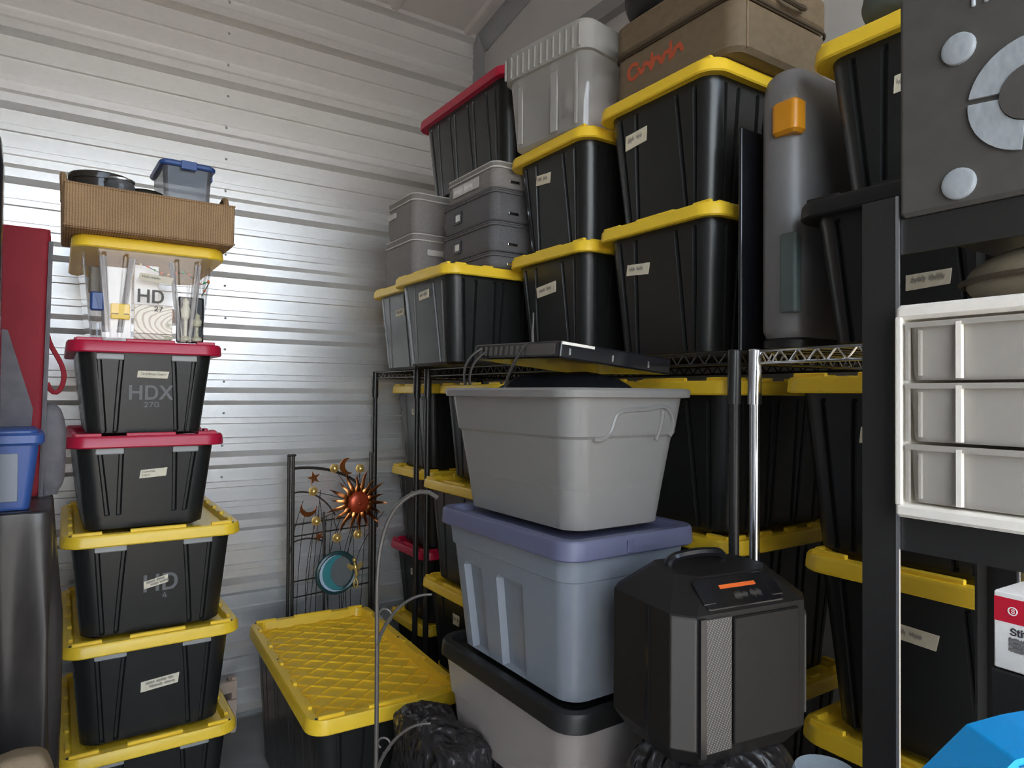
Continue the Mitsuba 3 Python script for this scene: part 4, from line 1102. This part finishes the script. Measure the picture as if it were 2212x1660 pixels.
part(tl, 'post', tube([(1.09, TY, 0.0), (1.09, TY, 0.5), (1.085, TY, 0.98)], 0.006, 8), 'mat_wire')

so = thing('sun_ornament', 'copper sun face ornament ringed by gold balls, moons and stars on the trellis', 'garden ornament')
OY = 3.20
sc_ = np.array([1.232, OY, 1.026])
part(so, 'face', moved(ball(0.055, 3), tr(*sc_) @ np.diag([1, 0.45, 1, 1])), 'mat_sun_face', True, label='red brown face disc')
part(so, 'nose', moved(ball(0.010, 2), tr(sc_[0] - 0.004, OY - 0.022, sc_[2] - 0.004)), 'mat_sun_face', True)
ray_p = Polygon([(-0.011, 0), (-0.013, 0.015), (-0.004, 0.035), (-0.003, 0.055), (0.003, 0.078), (0.005, 0.052), (0.006, 0.035), (0.014, 0.015), (0.011, 0)])
ray_q = Polygon([(-0.010, 0), (-0.004, 0.07), (0, 0.098), (0.004, 0.07), (0.010, 0)])


def curl(poly):
    m = prism(poly, 0.004).subdivide().subdivide()
    v = m.vertices.copy()
    v[:, 2] += 0.006 * np.sin(v[:, 1] * 60) - 4.0 * v[:, 0] ** 2 * 10 * 0.5
    m.vertices = v
    return m


ray_p, ray_q = (Polygon(np.array(q.exterior.coords) * [1.35, 1.25]) for q in (ray_p, ray_q))
rays = [ply(curl(ray_p), 'mat_copper', smooth=30), ply(curl(ray_q), 'mat_copper', smooth=30)]
for i in range(18):
    a = i * 20 + 4
    part(so, 'ray', rays[i % 2], tw=T().translate((sc_ + [0, 0.004 * (i % 2), 0]).tolist()).rotate([1, 0, 0], 90).rotate([0, 0, 1], a).translate([0, 0.040, 0]))
gb = ply(ball(0.0165, 3), 'mat_gold', smooth=True)
gring = ply(tube([(0.020 * math.cos(a), 0, 0.020 * math.sin(a)) for a in np.arange(20) * PI / 10], 0.0025, 6, True), 'mat_gold', smooth=40)
for x, z in ((1.110, 1.198), (1.240, 1.190), (1.010, 1.095), (1.025, 0.953), (1.127, 0.862), (1.232, 0.868)):
    b_ = part(so, 'gold_ball', gb, tw=T().translate([x, OY - 0.004, z]), label='shiny gold ball')
    part(b_, 'ball_ring', gring, tw=T().translate([x, OY, z]))
    d_ = sc_ - np.array([x, OY, z])
    part(so, 'spoke', tube([np.array([x, OY, z]) + d_ * 0.1, np.array([x, OY + 0.006, z]) + d_ * 0.4, sc_ - d_ * 0.12], 0.0016, 5), 'mat_wire')


def crescent(r, off, r2):
    P = Polygon([(r * math.cos(a), r * math.sin(a)) for a in np.arange(40) * PI / 20]).difference(Polygon([(off + r2 * math.cos(a), r2 * math.sin(a)) for a in np.arange(40) * PI / 20]))
    return prism(P, 0.006)


cr_ = crescent(0.040, 0.022, 0.036)
part(so, 'moon', moved(cr_, tr(1.175, OY, 1.205) @ FACE_FRONT @ rotm(10, (0, 0, 1))), 'mat_copper', 30)
part(so, 'moon', moved(crescent(0.038, 0.018, 0.034), tr(0.985, OY, 1.015) @ FACE_FRONT @ rotm(72, (0, 0, 1))), 'mat_copper', 30)


def star(r, q=0.36, n=5):
    P = Polygon([((r if k % 2 == 0 else r * q) * math.sin(k * PI / n), (r if k % 2 == 0 else r * q) * math.cos(k * PI / n)) for k in range(2 * n)])
    return prism(P, 0.005)


part(so, 'star', moved(star(0.034), tr(1.010, OY, 1.158) @ FACE_FRONT @ rotm(14, (0, 0, 1))), 'mat_copper', 30)
part(so, 'star', moved(star(0.026), tr(1.045, OY + 0.02, 0.875) @ FACE_FRONT @ rotm(30, (0, 0, 1))), 'mat_copper', 30)

gk_ = thing('glass_moon', 'round teal glass moon ornament in a dark ring hanging on the trellis', 'garden ornament')
part(gk_, 'crescent', moved(crescent(0.086, 0.048, 0.080), tr(1.128, OY, 0.695) @ FACE_FRONT @ rotm(4, (0, 0, 1))), 'mat_teal', 30, label='teal glass crescent')
part(gk_, 'ring', tube([(1.128 + 0.093 * math.cos(a), OY, 0.695 + 0.093 * math.sin(a)) for a in np.arange(36) * PI / 18], 0.012, 8, True), 'mat_dark_teal', 40)
part(gk_, 'pale_edge', moved(crescent(0.088, 0.012, 0.086), tr(1.128, OY - 0.004, 0.695) @ FACE_FRONT @ rotm(8, (0, 0, 1))), 'mat_pale_blue', 30, label='pale inner edge')
part(gk_, 'glass', moved(lathe([(0.084, -0.002), (0.086, 0), (0.084, 0.002)], 32), tr(1.128, OY + 0.014, 0.695) @ rotm(90, (1, 0, 0))), 'mat_pale_glass', 30)
fk_ = thing('fairy_figure', 'small gold fairy figure beside the teal glass moon', 'garden ornament')
base = np.array([1.215, OY - 0.02, 0.70])
part(fk_, 'body', tube(smooth_path([base + [0.0, 0, -0.045], base + [0.004, 0, -0.01], base + [-0.002, 0, 0.02], base + [-0.006, 0, 0.038]], 16), [0.004] * 3 + [0.008] * 5 + [0.010] * 4 + [0.006] * 4, 10), 'mat_gold', True)
part(fk_, 'head', moved(ball(0.010, 2), tr(*(base + [-0.007, 0, 0.050]))), 'mat_gold', True)
for s in (-1, 1):
    part(fk_, 'wing', moved(prism(Polygon([(0, 0), (s * 0.035, 0.022), (s * 0.040, 0.004), (s * 0.020, -0.018)]), 0.003), tr(base[0], base[1] + 0.01, base[2] + 0.014) @ FACE_FRONT), 'mat_gold', 30)
    part(fk_, 'leg', tube(smooth_path([base + [0, 0, -0.04], base + [s * 0.010, -0.004, -0.062], base + [s * 0.004, 0, -0.085]], 8), 0.0045, 6), 'mat_gold', True)
part(fk_, 'chain', tube([(base + [-0.007, 0.01, 0.056]), (base + [0.0, 0.03, 0.12]), (base + [0.002, 0.06, 0.24])], 0.0014, 5), 'mat_wire')

# ---------------------------------------------------------------- thin garden hook in the foreground
hk = thing('plant_hook', 'thin grey metal plant hook with curled branches before the yellow lid', 'plant hook')
hx, hyy = 0.672, 1.607
main = [(hx, hyy, 0.0), (hx, hyy, 0.5), (hx - 0.001, hyy, 1.0), (hx, hyy - 0.001, 1.12), (hx + 0.012, hyy - 0.008, 1.21), (hx + 0.042, hyy - 0.034, 1.285), (hx + 0.085, hyy - 0.062, 1.315), (hx + 0.12, hyy - 0.09, 1.30)]
part(hk, 'pole', tube(smooth_path(main, 60), 0.0058, 8), 'mat_pole', 40)
for z0_, s in ((0.93, 1), (0.61, 1)):
    part(hk, 'branch', tube(smooth_path([(hx, hyy, z0_), (hx + 0.022, hyy - 0.018, z0_ + 0.062), (hx + 0.062, hyy - 0.045, z0_ + 0.112), (hx + 0.112, hyy - 0.078, z0_ + 0.128)], 20), np.linspace(0.0052, 0.003, 20), 7), 'mat_pole', 40)
    c = np.array([hx + 0.014, hyy - 0.010, z0_ + 0.075])
    sp = [c + np.array([0.83 * r_ * math.cos(a), -0.55 * r_ * math.cos(a), r_ * math.sin(a)]) for a, r_ in zip(np.linspace(-PI / 2, 1.35 * PI, 22), np.linspace(0.022, 0.010, 22))]
    part(hk, 'curl', tube(sp, 0.0028, 6), 'mat_pole', 40)

# ---------------------------------------------------------------- far left: draped table, blue tote, red bag
dt = thing('draped_table', 'small table under a dark satin cloth at the left edge', 'table')
part(dt, 'frame', rbox(0.52, 0.36, 1.255, 0.02, 0.006), 'mat_black', 30, T().translate([-0.292, 2.21, 0.0]))


def drape():
    n = 220
    base_ = rr(0.285, 0.205, 0.03, 10)
    d = np.linalg.norm(np.diff(np.vstack([base_, base_[:1]]), axis=0), axis=1)
    s = np.concatenate([[0], np.cumsum(d)])
    u = np.linspace(0, s[-1], n, endpoint=False)
    px_ = np.interp(u, s, np.append(base_[:, 0], base_[0, 0]))
    py_ = np.interp(u, s, np.append(base_[:, 1], base_[0, 1]))
    cen = np.column_stack([px_, py_])
    nr = cen / np.linalg.norm(cen, axis=1, keepdims=True)
    L_ = []
    for t in np.linspace(0, 1, 24):
        hem = 0.42 + 0.10 * np.sin(u * 5.2 + 1.1) + 0.05 * np.sin(u * 13)
        amp = 0.002 + 0.016 * min(1, t * 2.5)
        w = amp * (np.sin(u * 2 * PI / 0.135 + 1.2 * np.sin(t * 3)) + 0.6 * np.sin(u * 2 * PI / 0.071 + 2))
        z = 1.262 - t * (1.262 - hem)
        L_.append(np.column_stack([cen + nr * w[:, None] - nr * 0.004, z]))
    L_ = L_[::-1]
    top = at_z(np.column_stack([px_, py_]) * 0.97, 1.268)
    return loft(L_ + [top], False, True)


part(dt, 'cloth', drape(), 'mat_cloth', 60, T().translate([-0.290, 2.21, 0.0]), label='dark satin cloth')
solid('paper_bag', moved(lump(0.13, 0.10, 0.80, 31, 0.012, 8, 4, 5.0), tr(-0.055, 1.77, 0.0)), 'mat_cardboard', 'tan paper bag on the floor before the draped table', 'bag', smooth=True)
solid('pink_bag', moved(lump(0.15, 0.09, 0.80, 32, 0.012, 8, 4, 5.0), tr(-0.150, 1.65, 0.0)), 'mat_pink_paper', 'dusty pink paper bag at the lower left corner', 'bag', smooth=True)

ub = thing('small_blue_tote', 'small clear tote with blue lid on the draped table', 'storage tote')
FUb = frame(-0.145, 2.125, 1.270, 2)
part(ub, 'body', loft([at_z(rr(0.085, 0.085, 0.015), 0), at_z(rr(0.088, 0.088, 0.018), 0.006), at_z(rr(0.105, 0.105, 0.02), 0.165)]), 'mat_navy', 30, FUb)
part(ub, 'front_panel', moved(rbox(0.150, 0.004, 0.118, 0.004, 0.0015), tr(-0.012, -0.092, 0.022) @ rotm(5.5, (1, 0, 0))), 'mat_blue_tote', 30, FUb, label='pale front panel')
part(ub, 'lid', cat(rbox(0.232, 0.232, 0.030, 0.024, 0.006, 0.158), rbox(0.205, 0.205, 0.012, 0.02, 0.004, 0.184)), 'mat_navy', 30, FUb, label='blue lid')
part(ub, 'tape_label', moved(prism(Polygon([(-0.02, -0.008), (0.012, -0.010), (0.018, 0.010), (-0.02, 0.008)]), 0.001), tr(-0.035, -0.1005, 0.095) @ FACE_FRONT), 'mat_tape', 30, FUb, label='cream tape label')

rb = thing('red_bag', 'upright red fabric bag with grey flap standing behind the small blue tote', 'bag')
FR = frame(-0.145, 2.30, 1.272, 0)
Lr = [at_z(rr(0.105, 0.035, 0.02), 0), at_z(rr(0.112, 0.042, 0.02), 0.02), at_z(rr(0.115, 0.045, 0.02), 0.35), at_z(rr(0.122, 0.040, 0.02), 0.70), at_z(rr(0.120, 0.030, 0.015), 0.735)]
part(rb, 'body', loft(Lr), 'mat_red_fabric', 40, FR)
part(rb, 'edge_binding', tube([(0.108, -0.038, 0.0), (0.116, -0.044, 0.35), (0.122, -0.038, 0.70)], 0.006, 6), 'mat_grey_fabric', 40, FR)
flap = Polygon([(-0.115, 0.02), (0.075, 0.02), (0.088, 0.24), (0.03, 0.45), (-0.115, 0.47)], [[(-0.052 + 0.040 * math.cos(a), 0.345 + 0.048 * math.sin(a)) for a in np.arange(24) * PI / 12]]).difference(sbox(-0.05, 0.13, -0.027, 0.235)).difference(sbox(-0.018, 0.13, 0.004, 0.235))
part(rb, 'flap', moved(prism(flap, 0.006), tr(0, -0.046, 0) @ FACE_FRONT), 'mat_grey_fabric', 30, FR, label='grey mesh flap with round window')
part(rb, 'seam_tuft', moved(ball(0.014, 2), tr(-0.055, -0.01, 0.738)), 'mat_red_fabric', True, FR)
part(rb, 'strap', tube(smooth_path([(0.118, -0.03, 0.44), (0.145, -0.035, 0.375), (0.156, -0.035, 0.315), (0.142, -0.035, 0.285), (0.118, -0.035, 0.31)], 20), 0.0065, 7), 'mat_red_fabric', 40, FR, label='red strap loop')
part(rb, 'side_pocket', moved(lump(0.075, 0.07, 0.25, 41, 0.006, 8), tr(0.128, 0.0, 0.0)), 'mat_grey_fabric', True, FR, label='grey side pocket')
solid('black_case', loft([at_z(rr(0.055, 0.05, 0.03), 0), at_z(rr(0.055, 0.05, 0.03), 2.06), at_z(rr(0.050, 0.046, 0.03), 2.12), at_z(rr(0.034, 0.034, 0.025), 2.165), at_z(rr(0.015, 0.015, 0.012), 2.18)]), 'mat_gloss_black', 'tall black rounded case cut off by the left edge', 'case', tw=frame(-0.164, 1.90, 0, 0))
